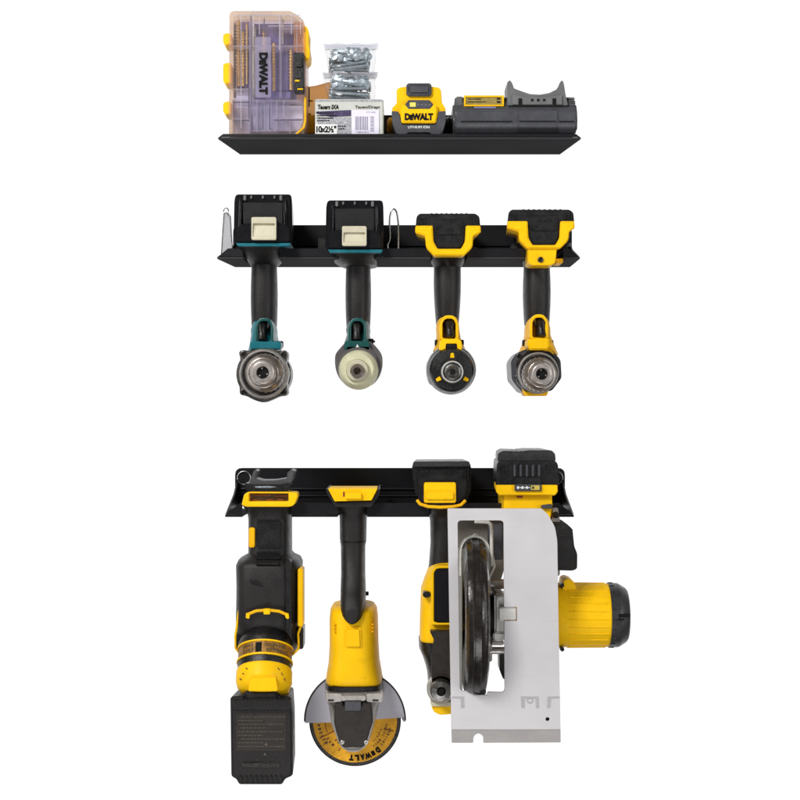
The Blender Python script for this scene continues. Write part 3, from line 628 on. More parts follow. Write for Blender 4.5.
# teal impact driver
t = thing('impact_driver', 'teal impact driver with a cream nose ring, on the middle rack', 'impact driver', (358, 250, 55), GR4)
black_battery(t, 326, 383.5, 200, 250, 342, 366.6, 226, 246); teal_base(t, 328, 383, 249.8, 346, 371, 266)
grip(t, 358.3, 12, 11.2, 263, 336, RUB)
g = G(); g.loft([(314, 350, 367, 40, 68, 3), (325, 347, 369.6, 33, 76, 3), (329, 346, 370.5, 30, 84, 3), (334, 347, 370, 26, 88, 3), (342, 344.5, 372, 24, 92, 3.2), (350, 341, 376, 22, 96, 3)], 36); g.obj('housing', TEG, t, ang=60)
trigger(t, 357.3, 6.2, 321, 342, TEG, BLK, 98)
g = G(); g.slab(rnd([(345, 341), (369, 341), (370, 350), (344, 350)], 1.5), 80, 110, 1.3, 3); nb = g.obj('nose_bridge', TEG, t)
g = G(); g.slab([(357.3, 344.2), (360, 349), (354.8, 349)], 110.05, 110.4, 0); g.obj('mark', WHT, nb)
g = G(); g.box(366, 375, 338.6, 344, 74, 84, 1.6, 3, ref=84); g.obj('direction_switch', BLK, t)
g = G(); g.ly(358.5, 368, 90, [(22, 12), (28, 17), (45, 19), (96, 19.4), (108, 19.2), (113, 18.6)], 56); g.slab(rnd([(341, 347, 3), (346, 341.5, 3), (371, 341.5, 3), (376.5, 347, 3), (382, 354, 4), (382.4, 366), (379, 377), (371, 386), (346, 386), (338, 377), (334.8, 366), (335, 354, 4)], 6), 58, 110, 5, 4, ref=106)
g.obj('hammer_case', mat('warm dark grey casting', (.13, .12, .12), .42, .4, .5, .3, 700, .2), t)
g = G(); g.ly(358, 369.4, 126, [(108, 18.6), (116, 18), (124, 16.8), (127.5, 14), (127, 10.2)], 56); g.obj('nose_ring', CRY, t)
g = G(); g.ly(357.4, 370.4, 134, [(120, 10.9), (130, 10.7), (133, 9.4), (133.5, 6)], 48); g.obj('inner_ring', CRM, t)
g = G(); g.ly(357.2, 371, 146, [(128, 6.6), (143, 6.6), (146, 5.6), (146, 3.4), (140, 2.6), (140, 0)], 40); g.obj('bit_holder', BRO, t)

# ------------------------------------------------------------------ yellow drivers
def yellow_battery(t, x0, x1, yt, ys, yb, px0, px1, ybot, nw=7.5):
    """black pack yt..ys, yellow shoulders and cup down to yb, black front panel px0..px1 down to ybot"""
    cx = (x0 + x1) / 2
    g = G(); g.slab(rnd([(x0 + 1, yt + 3), (x0 + 4, yt), (x1 - 5, yt), (x1 - 1, yt + 3), (x1, ys + 2), (x1 - 2, ys + 4), (x0 + 2, ys + 4), (x0, ys + 2)], 2), 14, 104, 1.8, 3, shrink=.84)
    for i in range(8): x = x0 + 15 + i * (x1 - x0 - 30) / 7; g.box(x, x + 2.2, yt - .6, yt + 1.4, 60, 103, .4, ref=104)
    for s_ in (-1, 1):
        for q in range(3): xx = cx + s_ * ((x1 - x0) / 2 - 3.2 - q * 3); g.box(xx - .8, xx + .8, yt + 4, ys - 1, 103, 105.2, .4, ref=104)
    b = g.obj('battery', BLK, t)
    g = G(); o = rnd([(x0, ys), (px0 - 1, ys), (px0, ybot - 7, 2), (px0 + 4, ybot), (px1 - 4, ybot), (px1, ybot - 7, 2), (px1 + 1, ys), (x1, ys), (x1 + .5, ys + 7), (px1 + nw + 1, ys + 10.5), (px1 + nw, yb - 8, 3), (px1 + nw - 8, yb), (px0 - nw + 8, yb), (px0 - nw, yb - 8, 3), (px0 - nw - 1, ys + 10.5), (x0 - .5, ys + 7)], 1.6)
    g.slab(o, 50, 107, 1.2, 3, shrink=.9); g.obj('cup', YEL, t)
    g = G(); g.slab(rnd([(px0 + .6, yt + 5), (px1 - .6, yt + 5), (px1 - .2, ybot - 8), (px1 - 4.4, ybot - .4), (px0 + 4.4, ybot - .4), (px0 + .2, ybot - 8)], 2), 98, 105.6, 1.4, 3)
    g.slab(rnd([(px0 + 3, yt + 12), (px1 - 3, yt + 12), (px1 - 3, ybot - 14), (px0 + 3, ybot - 14)], 2), 105.4, 107, .7, 2); g.obj('battery_latch', BLK, b)
GRI = 'trigger'
t = thing('impact_driver', 'yellow and black impact driver with three yellow squares on its round nose', 'impact driver', (448, 256, 55), GR4)
yellow_battery(t, 415.5, 480.5, 213.5, 225.5, 255.6, 433.5, 465, 248.8)
g = G(); g.loft([(246, 420, 476, 22, 96, 4), (252, 425, 472, 26, 90, 3.5), (258, 430, 465, 32, 80, 3), (266, 434, 461, 36, 76, 2.6)], 36); g.obj('base', RUB, t, ang=60)
grip(t, 447.3, 13.2, 11.2, 258, 324, RUB)
g = G(); g.loft([(312, 440, 456, 40, 68, 3), (322, 436.6, 458.5, 33, 76, 3), (328, 436, 459, 30, 84, 3), (332, 436.5, 459.5, 26, 86, 3), (340, 436, 461, 24, 92, 3.2), (350, 433, 466, 22, 94, 3)], 36); g.obj('housing', YLD, t, ang=60)
trigger(t, 449.2, 6.6, 318.5, 339, YEL, BLK, 98)
g = G(); g.slab(rnd([(440, 341), (443, 338.8), (458, 338.8), (461.5, 341), (462, 350), (457.5, 351), (457, 343.6), (446, 343.6), (445.5, 351), (439, 350)], 1.2), 84, 118, 1, 3); g.obj('nose_bridge', YEL, t)
for s_, x in ((-1, 439), (1, 459.5)): g = G(); g.lathe(W(x, 342.8, 78), (s_, 0, 0), [(0, 3), (3.6, 3), (4.2, 2.2)], 16); g.obj('direction_switch', BLK, t)
g = G(); g.ly(451.3, 369.6, 100, [(18, 14), (24, 21), (40, 22), (96, 23.4), (104, 22.2)], 56); g.slab(rnd([(438, 350), (466, 350), (474, 362), (475, 374), (470, 386), (430, 386), (426.5, 374), (427, 360)], 6), 62, 98, 4, 3); g.obj('hammer_case', CHA, t)
g = G(); g.ly(451.8, 369.8, 120, [(98, 21.6), (108, 21.6), (118, 20.4), (121, 18.6), (122, 12), (122, 9)], 56); g.box(446, 457.3, 343.8, 353, 98, 117, .8, ref=117); nz = g.obj('nose_cone', BLK, t)
for k in range(3):
    a = R(90 + 120 * k); cx_, cy_ = 452.3 + 15.8 * math.cos(a), 371.3 - 15.8 * math.sin(a); q = [(-2.2, -2.4), (2.2, -2.4), (1.6, 2.6), (-1.6, 2.6)]
    b_ = a - math.pi / 2
    P = [(cx_ + u * math.cos(b_) - v * math.sin(b_) * -1 * -1, cy_ - (u * math.sin(b_) + v * math.cos(b_))) for u, v in q]
    g = G(); g.slab(P, 119, 122.8, .4); g.obj('nose_light', YEL, nz)
g = G(); g.ly(452.5, 371.8, 130, [(120, 10.4), (129, 10.2), (130, 9.6), (130, 8.8), (124, 8.4)], 48); g.obj('nose_ring', mat('pale ring steel', (.6, .6, .58), .4, .3), t)
g = G(); g.ly(452.5, 371.8, 130, [(121, 7.7), (128, 7.5), (129, 5)], 40); g.ly(452.5, 371.8, 140, [(127, 4.6), (139, 4.6), (140.5, 3.8), (140.5, 2.8), (134, 2.4), (134, 0)], 32); g.obj('bit_holder', STL, t)

t = thing('yellow_drill', 'yellow and black cordless drill with a steel chuck, rightmost on the middle rack', 'drill', (540, 256, 55), GR4)
yellow_battery(t, 507.5, 574.5, 209.5, 221, 248.6, 528.5, 559.5, 245, 9)
g = G(); g.loft([(242, 511, 570, 22, 94, 4), (249, 517, 562, 26, 88, 3.5), (258, 522, 554, 34, 78, 3), (268, 525, 549, 36, 76, 2.6)], 36); g.obj('base', RUB, t, ang=60)
g = G(); g.slab(rnd([(528, 247), (557, 247), (555.5, 263, 2), (551, 265.4), (532, 265.4), (528.5, 263, 2)], 2), 60, 104, 1.4, 3); tb = g.obj('front_tab', YEL, t)
screw_head(tb, 540.6, 259.6, 105.6, 2.7)
g = G(); g.slab(rrect(556, 563, 258.5, 263, 1), 60, 92, .8); g.obj('belt_hook', YLD, t)
grip(t, 536.7, 12.6, 12.2, 262, 324, RUB)
g = G(); g.loft([(312, 529, 545, 40, 68, 3), (322, 525.6, 548.5, 33, 76, 3), (328, 525, 549.5, 30, 84, 3), (334, 525, 549.5, 26, 86, 3), (342, 523, 552, 24, 92, 3.2), (354, 518, 557, 22, 98, 3)], 36); g.obj('housing', YLD, t, ang=60)
trigger(t, 539.2, 6.4, 317.5, 338, YEL, BLK, 98)
g = G(); g.slab(rnd([(528, 339), (549, 338.6), (550, 346), (548, 350), (530, 350), (527.5, 346)], 1.6), 86, 122, 1.6, 3); g.obj('nose_bridge', YEL, t)
for s_, x in ((-1, 526.5), (1, 549)): g = G(); g.lathe(W(x, 343, 78), (s_, 0, 0), [(0, 3), (3.6, 3), (4.2, 2.2)], 16); g.obj('direction_switch', BLK, t)
g = G(); g.slab(rnd([(526, 349), (552, 349), (561, 360), (562, 378), (552, 391), (523, 393), (512, 380), (511, 361), (517, 353)], 3), 30, 96, 3, 3); g.obj('motor_case', CHA, t)
g = G(); g.slab(rnd([(522, 388), (549, 388), (547, 396), (525, 396)], 2), 70, 104, 1.2, 3); g.obj('lower_trim', YLD, t)
g = G(); g.slab(rnd([(527, 351), (550, 351), (559, 361), (560, 380), (551, 391), (526, 392), (517, 382), (516, 362)], 3), 96, 112, 2, 3); g.ly(538.8, 372.6, 122, [(110, 19.6), (118, 19.2), (118, 14)], 56); gh = g.obj('gear_head', BLK, t)
g = G(); g.ly(538.7, 372.6, 122, [(117, 18.9), (122, 18.6), (123, 17.7), (122.4, 16.8), (119, 16.6)], 56); g.obj('collar_ring', CAS, gh)
g = G(); g.ly(539.6, 373, 126, [(119, 16.4), (128, 16), (130, 14), (130, 8)], 56); g.obj('clutch_ring', DST, gh)
for x, y in ((513.5, 374), (516, 352.5)): screw_head(gh, x + 3, y + 3, 100, 2.)
chuck(t, 542, 374, 15., 168, 130, 168, CHK, 4.9, face=CHN)

# ------------------------------------------------------------------ lower rack, tool 1: compact band tool with the battery at its foot
t = thing('power_tool', 'black and yellow power tool with its battery at the foot, leftmost on bottom rack', 'power tool', (268, 508, 60))
g = G(); g.slab(rnd([(249.5, 483), (253, 472), (255, 469.5), (257.3, 471), (256, 479), (263, 480.6), (275, 480.4), (287, 478.4), (287, 473), (291, 469.6), (294.8, 471), (293, 480), (289, 486), (247, 487), (246.5, 484)], 1.2), 70, 100, 1, 3); cr = g.obj('battery_rail', mat('worn dark grey plastic', (.065, .065, .068), .4), t)
g = G(); g.slab(rnd([(244.5, 483), (252, 484.5), (280, 484.5), (289, 482.5), (290, 488), (286, 492.6), (250, 492.6), (245, 489)], 1.5), 66, 104, 1.2, 3); g.obj('rail_block', BLK, t)
g = G(); g.slab(rnd([(254, 486.4), (268, 485.8), (277, 487), (268, 488), (256, 487.8)], .5), 104, 104.6, .1); g.obj('rail_glint_strip', ZNC, cr)  # thin pale sliver, a highlight on the rail block put into shape
g = G(); g.holes(rnd([(242, 503), (244, 494), (249, 491.6), (289, 491.8), (297, 492.6), (298, 496), (294.5, 505, 3), (290, 507), (246, 507), (241.5, 505)], 3), [rrect(249, 288.4, 493.5, 501.4, 1)], 84, 106, 1.2); g.obj('battery_socket', YEL, t)
g = G(); g.box(248.5, 289, 493, 502, 60, 96, .4, ref=104); tm = g.obj('terminal_block', BRO, t)
g = G()
for x0, x1, y in ((251, 258, 500), (266, 273, 500), (252, 270, 495.6), (276, 283, 500), (274, 287, 496.4)): g.box(x0, x1, y - 1, y + 1, 96, 98, .3, ref=104)
g.obj('contact', COP, tm)
g = G(); g.loft([(506, 244, 296, 26, 98, 4.5), (511, 247, 294, 28, 94, 4), (516, 249, 292, 30, 92, 4), (521, 249.5, 291.5, 32, 90, 3.6), (555, 249.5, 291.5, 30, 92, 3.6), (559, 246, 294, 24, 98, 3.6), (563, 240, 300, 18, 103, 3.8), (568, 238, 302, 16, 106, 4), (590, 238.5, 301, 16, 108, 4), (622, 238, 300, 16, 106, 4), (634, 237.5, 301, 18, 98, 4), (646, 238.5, 300.5, 24, 88, 3.6), (654, 242, 297, 30, 80, 3), (660, 248, 290, 34, 74, 3)], 48)
bd = g.obj('body', RUB, t, ang=50)
g = G()
for y in (553, 557.5, 562): g.slab(rrect(256, 280, y - 1, y + 1.5, 1), 88, 93 + (y - 553) * 1.6, .7, ref=96)
g.slab(rrect(257, 281, 521, 549, 2), 84, 92.4, .8, ref=92); g.slab(rnd([(286, 560), (291, 560), (292, 640), (286, 630)], 2), 98, 108, 1.5, 3, ref=106); g.slab(rnd([(250, 579), (257, 581.5), (262, 585), (257, 583.8), (250, 582)], .5), 106, 110, .5, ref=108)
g.obj('grip_panel', BLK, bd)
g = G(); g.slab(rrect(249, 255, 527.5, 547.5, 2), 70, 92, 1, 3, ref=90); g.obj('side_button', YLD, t)
g = G(); g.slab(rrect(298, 303.4, 568, 626, 2), 76, 99, 1, 3, ref=94); g.obj('side_strip', YEL, bd)
g = G(); g.ptube([(300.8, 626, 94), (298, 634, 96), (298.5, 640, 96), (298.5, 649, 94), (292, 655, 92)], 1.1); g.ptube([(239, 574, 94), (239, 610, 97), (236.6, 628, 96), (235.3, 636, 95), (235.6, 648, 93), (240, 654, 90)], 1.1); g.obj('edge_trim', YEL, bd)
g = G(); g.slab(rrect(235.4, 240, 632, 650, 2), 60, 88, 1.2, 3, ref=92); g.slab(rrect(298, 303, 628, 650, 2), 60, 88, 1.2, 3, ref=92); g.obj('hip', BLK, bd)
g = G(); g.ptube([(247.3, 617, 108), (249.5, 613.6, 110), (256, 611, 111), (267, 610, 112), (279, 611.3, 111), (285.5, 614, 110), (288, 618, 108)], 1.5); bw = g.obj('yoke', YLD, t)
g = G(); g.slab(rrect(263.5, 270, 609, 614.5, 1), 109, 115, .6); g.slab(rnd([(246, 613), (250, 614), (249, 619), (245.8, 618)], .8), 107, 112, .5); g.slab(rnd([(285.5, 613), (288.5, 614), (289, 619), (285.5, 618)], .8), 107, 112, .5); g.obj('yoke_clip', YEL, bw)
# tilted motor: axis leans towards the viewer at its foot
ax = Vector((.0, -math.sin(R(31)), -math.cos(R(31)))); c0 = W(265.5, 649, 92)
g = G(); g.lathe(c0, ax, [(-14, 20), (-8, 24.4), (-4, 25.6), (.8, 26)], 56); g.obj('shoulder', BLK, t)
g = G(); g.lathe(c0, ax, [(1, 25.2), (14, 25.2)], 56); bn = g.obj('dial', DUL, t)
g = G(); g.lathe(c0, ax, [(.4, 26.4), (1.9, 26.4)], 56); g.lathe(c0, ax, [(13.2, 26.3), (14.8, 26.3)], 56); g.obj('dial_edge', YEL, bn)
u3 = Vector((1, 0, 0)); v3 = ax.cross(u3)
def onband(a, s_, r): a = R(a); return c0 + ax * s_ + (u3 * math.sin(a) + v3 * math.cos(a)) * r
sgn = 1 if (v3.y < 0) else -1
def patch(g, a0, a1, s0, s1, r):
    N = 6; b = []
    for i in range(N): 
        q0 = a0 + (a1 - a0) * i / N; q1 = a0 + (a1 - a0) * (i + 1) / N
        P = [onband((0 if sgn > 0 else 180) + sgn * q, s_, r) for q, s_ in ((q0, s0), (q1, s0), (q1, s1), (q0, s1))]
        Q = [onband((0 if sgn > 0 else 180) + sgn * q, s_, r - .6) for q, s_ in ((q0, s0), (q1, s0), (q1, s1), (q0, s1))]
        g.prism(P, Q, 0)
g = G(); patch(g, -16, -3, 3, 12.4, 25.6); g.obj('dial_mark', INK, bn)
g = G(); 
for i, a in enumerate((-50, -42, -34, -26, 6, 13, 20, 27, 34, 41, 48)): patch(g, a, a + 4.2, 4, 6.4, 25.5); patch(g, a + 1, a + 5, 8.4, 10.6, 25.5)
g.obj('dial_print', mat('dark gold print', (.10, .06, .02), .5), bn)
g = G(); g.lathe(c0, ax, [(14.8, 25), (20, 25.2), (21.4, 24.6)], 56); g.obj('motor_band', BLK, t)
g = G(); g.lathe(c0, ax, [(21.2, 25.2), (23, 26), (32, 26), (38, 24.4), (42, 21), (45, 15), (46, 8), (46, 0)], 56); mc = g.obj('motor_cap', YEL, t)
g = G(); g.slab(rnd([(250, 677), (276, 677), (278, 691.5), (248, 691.5)], 2), 84, 134, 2.5, 4); g.slab(rnd([(244, 672), (283, 668), (286, 690), (290, 693), (268, 694), (244, 694)], 3), 60, 108, 2, 3); g.obj('battery_foot', YEL, t)
for sx in (-1, 1):
    for i in range(3):
        a_ = sx * (34 + i * 9) + (180 if sgn < 0 else 0); g = G(); g.tube([onband(a_ - 1.5, 27 + i * 4, 25.8), onband(a_ + 3.5, 28.5 + i * 4, 25.8)], .7, 6)
        g.obj('cooling_slot', DUL, mc)
g = G(); bo = [(230, 697, 3), (241, 696, 2), (246, 691), (275, 691), (281, 696, 2), (291, 697, 3), (292.5, 720, 0), (293, 776, 3), (285, 779.5), (282, 785), (239, 785), (236, 779.5), (231, 777, 3)]
g.slab(rnd(bo, 2), 62, 126, 2.2, 3, shrink=.92); g.slab(rrect(231.5, 291, 699, 710, 3), 120, 129, 3, 4, ref=128)
for i in range(9): x = 240 + i * 5; g.box(x, x + 2.4, 775.5, 783.5, 125, 128, .7, ref=126)
for i in range(18): x = 234.5 + i * 3.05; g.box(x, x + 1.3, 700.5, 707, 128.2, 129.7, .3, ref=128)
ba = g.obj('battery', RUB, t)
g = G(); g.slab(rrect(236, 286, 713.5, 751, 1), 126.05, 126.5, 0); lb = g.obj('rating_label', LBB, ba)
g = G()
for i in range(9):
    y = 716.5 + i * 3.7; x = 238 if i % 3 else 241
    while x < (262 if i % 2 else 283): l = rng.uniform(1.5, 4.5); g.box(x, x + l, y, y + .7, 126.55, 126.7, 0); x += l + 1
for x, y in ((266, 744), (265, 754)): g.slab([(x - 1.8, y + 1.5), (x, y - 1.7), (x + 1.8, y + 1.5)], 126.55, 126.75, 0)
g.obj('print', mat('faint brown print', (.085, .066, .052), .5), lb)
g = G(); g.slab([(242, 761.5), (280, 761.5), (280, 767.5), (242, 767.5)], 125, 127.2, .7, ref=126); g.slab([(244, 762.6), (278, 763.4), (278, 765), (244, 766)], 126.5, 127.9, .2, ref=126); g.obj('slot', DST, ba)
for x in (244.3, 277): screw_head(ba, x, 698, 127.5, 2.6, GLB)

# ------------------------------------------------------------------ angle grinder
t = thing('angle_grinder', 'yellow angle grinder with a grey guard and orange cutting disc, on the bottom rack', 'angle grinder', (353, 503, 60))
g = G(); g.slab(rnd([(328, 488.6), (377.5, 488.6), (371.5, 500.4), (334.5, 501.4)], 1), 60, 104, .9, 3); yt = g.obj('battery_socket', YEL, t)
g = G(); g.slab(rrect(345, 361.5, 492.5, 499.2, 1.5), 104, 107.5, 1.2, 3); g.obj('release_tab', YEL, yt)
g = G(); g.box(343, 344.6, 491.8, 496.5, 104, 104.5, .1); g.obj('mark', RED, yt)
g = G(); g.slab(rnd([(325.5, 489), (328, 489), (334.5, 502.5), (371.5, 501.5), (378, 489), (380, 489), (379, 496), (371, 507), (336, 507), (328, 496)], 1.5), 22, 100, 1, 3)
g.loft([(500, 331, 375, 24, 92, 4), (507, 335.5, 371, 28, 88, 3.6), (513, 339, 368, 32, 86, 3), (520, 339.8, 366.8, 34, 84, 2.8), (541.2, 340, 366.4, 34, 84, 2.8), (542, 341, 365.5, 35, 83, 2.8), (543, 340.2, 366.4, 34, 84, 2.8), (548, 341, 365.3, 35, 83.5, 2.8), (575, 341.3, 365.2, 34, 86, 2.8), (594, 340.8, 365.8, 34, 98, 3), (604, 340.8, 365.8, 34, 106, 3.4), (612, 341.2, 365.4, 34, 107, 3.6), (617, 342.4, 364.2, 34, 107, 4), (620.5, 344.4, 362.2, 34, 107, 4), (623, 347.2, 359.4, 34, 107, 4), (624.4, 350.4, 356.2, 34, 106.8, 4)], 40)
gr = g.obj('grip', RUB, t, ang=50)
g = G(); g.lathe(W(364, 593.5, 62), (1, 0, 0), [(0, 2), (4.2, 2), (4.6, 1.4)], 14); g.obj('lock_pin', DST, gr)
g = G(); g.loft([(606.5, 336, 372, 34, 84, 2.8), (609, 333, 374.5, 28, 93, 3), (614, 330.8, 377, 22, 98.5, 3), (623, 330, 378, 20, 100, 3), (650, 330, 378.5, 20, 101, 3), (668, 329, 379.6, 20, 102, 3), (680, 327, 381.5, 20, 102, 3.4), (685, 326.4, 382.3, 20, 101, 3.6), (687.6, 326.8, 382, 20, 98, 3.6)], 48)
mb = g.obj('motor_body', YEL, t, ang=50)
g = G(); g.slab(rnd([(345, 627), (361, 627), (362, 648, 4), (344, 648, 4)], 2.5, 5), 96, 103, 2.2, 4, ref=100); g.obj('power_switch', YEL, mb)
g = G()
for x in (333.6, 371.5):
    for y in (624, 627.5, 631): g.box(x, x + 2, y, y + 1.1, 92, 97.6, .2, ref=97)
g.obj('vent', YLD, mb)
g = G(); g.loft([(687.4, 325.6, 383, 20, 100, 3.8), (692.4, 325.6, 383, 20, 100, 3.8)], 48); g.obj('seal_band', BLK, t)
g = G(); g.loft([(692.2, 326, 383, 24, 98, 4), (697, 325.5, 383.5, 26, 98, 4), (703, 326, 383, 28, 96, 4), (709, 329, 379, 28, 96, 3.4), (728, 331.5, 375, 30, 96, 3.2), (744, 337.5, 370.5, 30, 95, 3), (750, 341, 366.5, 32, 92, 3), (752, 346, 362, 36, 86, 3)], 44)
g.slab(rrect(325.6, 342, 693.5, 702, 2), 88, 103, 1.2, 3, ref=102); g.slab(rrect(366.5, 383.2, 693.5, 702, 2), 88, 103, 1.2, 3, ref=102); g.slab(rrect(341, 366, 695.5, 700.5, 2), 88, 104, 1, 3, ref=102)
ghd = g.obj('gear_head', CAS, t, ang=50)
for x in (331, 375.5): g = G(); g.box(x - 3, x + 3, 699.2, 701, 103, 103.6, .2, ref=102); g.obj('bolt_slot', DST, ghd)
g = G(); g.slab(rnd([(334.5, 703.5), (342, 702.5), (343, 706, 1), (362, 706, 1), (363, 702.5), (371.5, 703.5), (373, 722), (370, 731), (366.5, 743), (363, 747.5), (343, 747.5), (339.5, 743), (336, 731), (334, 722)], 1.5), 78, 104.5, 1.2, 3); cv = g.obj('cover_plate', LBB, t)
g = G(); g.slab(rrect(345, 361, 701.5, 711, 1.5), 100, 106, 1, 3); g.obj('spindle_lock', CHA, cv)
for x in (342.3, 366.2): screw_head(cv, x, 742.6, 105.6, 1.9, SIL)
# guard: half drum in front of the disc
cg = W(355, 720.5, 62)
g = G(); P = [(355 + 50.5 * math.cos(R(a)), 720.5 - 50.5 * math.sin(R(a))) for a in [-3 + i * (186 / 40) for i in range(41)]]
P[0] = (405, 717.5); P[-1] = (304.8, 723)
g.slab(P + [(330, 722.6), (380, 719)], 59.5, 62, .6, ref=62)
# skirt of the guard
N = 40
for i in range(N):
    a0, a1 = R(-2 + i * 184 / N), R(-2 + (i + 1) * 184 / N); k = sc(62)
    def gp_(a, r, d): return (cg.x + r * k * math.cos(a), -d, cg.z + r * k * math.sin(a))
    g.prism([gp_(a0, 50.4, 60), gp_(a1, 50.4, 60), gp_(a1, 48.6, 60), gp_(a0, 48.6, 60)], [gp_(a0, 47.6, 44), gp_(a1, 47.6, 44), gp_(a1, 46.4, 44), gp_(a0, 46.4, 44)], 0)
g.obj('guard', LAV, t)
g = G(); g.tube([gp_(R(0 + i * 181 / 40), 50.3, 62) for i in range(41)], .8, 8); g.obj('guard_rim', DST, t)
g = G(); g.ly(355, 720.3, 50, [(46, 10), (46, 43.6), (47.5, 44.4), (49.5, 44.4), (50.3, 43.4), (50.3, 12)], 96); dk = g.obj('cutting_disc', DST, t)
g = G(); g.ly(355, 720.3, 50, [(50.2, 40.8), (50.8, 40.6), (50.9, 12)], 96); lb = g.obj('disc_label', ORG, dk)
g = G()
def arc_text(g, s, mid, r, size, step, flip=True, d=51.1, smallc=None, bold=.09):
    n = len(s)
    for i, ch in enumerate(s):
        if ch == ' ': continue
        a = mid - (i - (n - 1) / 2) * step      # degrees, image angle measured from +x, counter-clockwise; text runs clockwise seen from its own top
        x = 355 + r * math.cos(R(a)); y = 720.3 - r * math.sin(R(a)); k_ = .8 if (smallc is not None and i in smallc) else 1
        wch = 1.25 if ch == 'W' else .85
        g.text(ch if not (smallc and i in smallc) else 'E', x, y, d, size * wch * k_, size * k_ * 1.15, a - 90, bold, th=.1)
arc_text(g, 'DeWALT', -74, 37.6, 5.2, 8.6, smallc=[1])
g.obj('lettering', INK, lb)
g = G(); arc_text(g, '125x1.0', 200, 36.5, 2.6, 6, bold=.01); arc_text(g, 'X MAX', 228, 33, 2.6, 7, bold=.02); arc_text(g, '13300', 240, 27.5, 2.4, 7, bold=.01)
SPR = mat('dark rust print', (.12, .045, .01), .5); g.obj('small_print', SPR, lb); g = G()
for k_ in range(3): arc_text(g, ('EN12413', 'METAL INOX', 'SAFETY')[k_], 332 - k_ * 3, 36 - k_ * 4.2, 1.8, 4.6 + k_ * .5, bold=0)
g.obj('small_print', SPR, lb)
g = G()
for a, r0, r1 in ((207, 22, 40), (-16, 30, 40), (218, 38.6, 39.4)): g.ptube([(355 + r0 * math.cos(R(a)), 720.3 - r0 * math.sin(R(a)), 51.1), (355 + r1 * math.cos(R(a)), 720.3 - r1 * math.sin(R(a)), 51.1)], .4, seg=6)
g.tube([W(355 + 30 * math.cos(R(a)), 720.3 - 30 * math.sin(R(a)), 51) for a in range(183, 207, 3)], .35, 6); g.obj('red_line', RED, lb)

# ------------------------------------------------------------------ oscillating tool behind the saw
t = thing('oscillating_tool', 'slim yellow and black tool with a round steel clamp, partly behind the saw plate', 'power tool', (440, 508, 50))
g = G(); g.slab(rnd([(413, 462.5), (470, 462), (471.5, 469), (471, 492), (466, 503), (421, 503), (415, 492), (411.5, 470)], 3), 14, 92, 2, 3, shrink=.88)
g.slab(rnd([(417, 470), (467, 469.5), (468, 474), (465, 498, 6), (457, 503), (425, 503), (418, 498, 6)], 3), 90, 98, 2, 3)
for i in range(7): x = 425 + i * 5; g.slab([(x, 470.2), (x + 3.2, 470.2), (x + 2.4, 473), (x + .6, 473)], 97, 99.5, .3)
for s_ in (-1, 1):
    for q in range(3): x = 441.5 + s_ * (21 + q * 2.8); g.box(x - .7, x + .7, 468, 480, 96, 99, .4, ref=98)
g.slab(rrect(423, 459, 474.5, 480.5, 1), 97, 99, .6); b = g.obj('battery', BLK, t)
g = G(); g.slab(rnd([(413.5, 461.5), (469, 461.2), (471, 466.5), (412, 467)], 1.5), 36, 95, 1, 3, shrink=.9); g.obj('battery_lid', mat('grey black lid plastic', (.03, .03, .03), .34), b)
g = G(); g.slab(rrect(424, 456, 482.5, 503, 2), 96, 103, 1.4, 3); g.slab(rrect(426, 454, 491, 500, 2.5), 102.5, 105, 1.6, 4); g.obj('release_latch', YEL, b)
g = G(); g.ptube([(417, 500, 98), (420, 504, 99), (428, 506.5, 100), (440, 507.3, 101), (452, 506.8, 100), (461, 505, 99), (465.5, 500.5, 98)], 1.6); g.obj('cup_edge', YLD, t)
g = G(); g.loft([(502, 419, 465, 20, 92, 3.8), (509, 423, 462, 24, 88, 3.4), (514, 428, 460, 28, 80, 3), (522, 430, 458.5, 30, 74, 2.8), (545, 430.5, 457.5, 30, 74, 2.8), (566, 429, 458, 28, 76, 2.8), (580, 427, 460, 28, 76, 2.8)], 36); g.obj('grip', RUB, t, ang=50)
g = G(); g.loft([(561, 433, 457, 32, 74, 3), (568, 429.5, 461, 28, 80, 3), (580, 425, 465, 26, 84, 3.2), (592, 421, 469, 24, 86, 3.4), (620, 420, 470, 24, 86, 3.6), (644, 419.5, 470.5, 24, 86, 3.6)], 40); yb_ = g.obj('body', YEL, t, ang=50)
g = G(); g.holes(rnd([(431, 625), (431, 570, 6), (437, 565.5, 4), (455, 565.5, 4), (461, 570, 6), (461, 625)], 3), [rnd([(434, 622.5), (434, 572, 4), (438, 568.5), (454, 568.5), (458, 572, 4), (458, 622.5)], 3)], 78, 92, .8); g.obj('switch_frame', YEL, yb_)
g = G(); g.slab(rrect(434.6, 457.4, 569, 622, 3), 78, 94, 3, 4); g.obj('switch', GLB, t)
g = G(); g.slab(rrect(422.8, 430.6, 592, 597.6, 2.5), 70, 91, 1, 3); g.obj('lock_button', BLK, t)
g = G(); g.loft([(643.6, 418.6, 471.5, 22, 88, 3.6), (652, 419, 471, 22, 88, 3.4), (660, 422.5, 468, 24, 88, 3.2), (668, 425, 465, 26, 88, 3), (676, 427, 463, 28, 88, 3), (700, 429, 461, 30, 86, 2.6), (706, 434, 456, 34, 80, 2.4)], 40); g.obj('nose_grip', BLK, t, ang=50)
g = G(); g.slab(rnd([(429.5, 631), (462, 631), (460, 690), (432, 690), (431, 660), (434, 640)], 2), 80, 96, 1.6, 3); g.obj('front_cover', LBB, t)
g = G(); g.ly(441.5, 692, 108, [(84, 13.4), (95, 13.4), (96, 12.4)], 40); g.obj('clamp_seat', CAS, t)
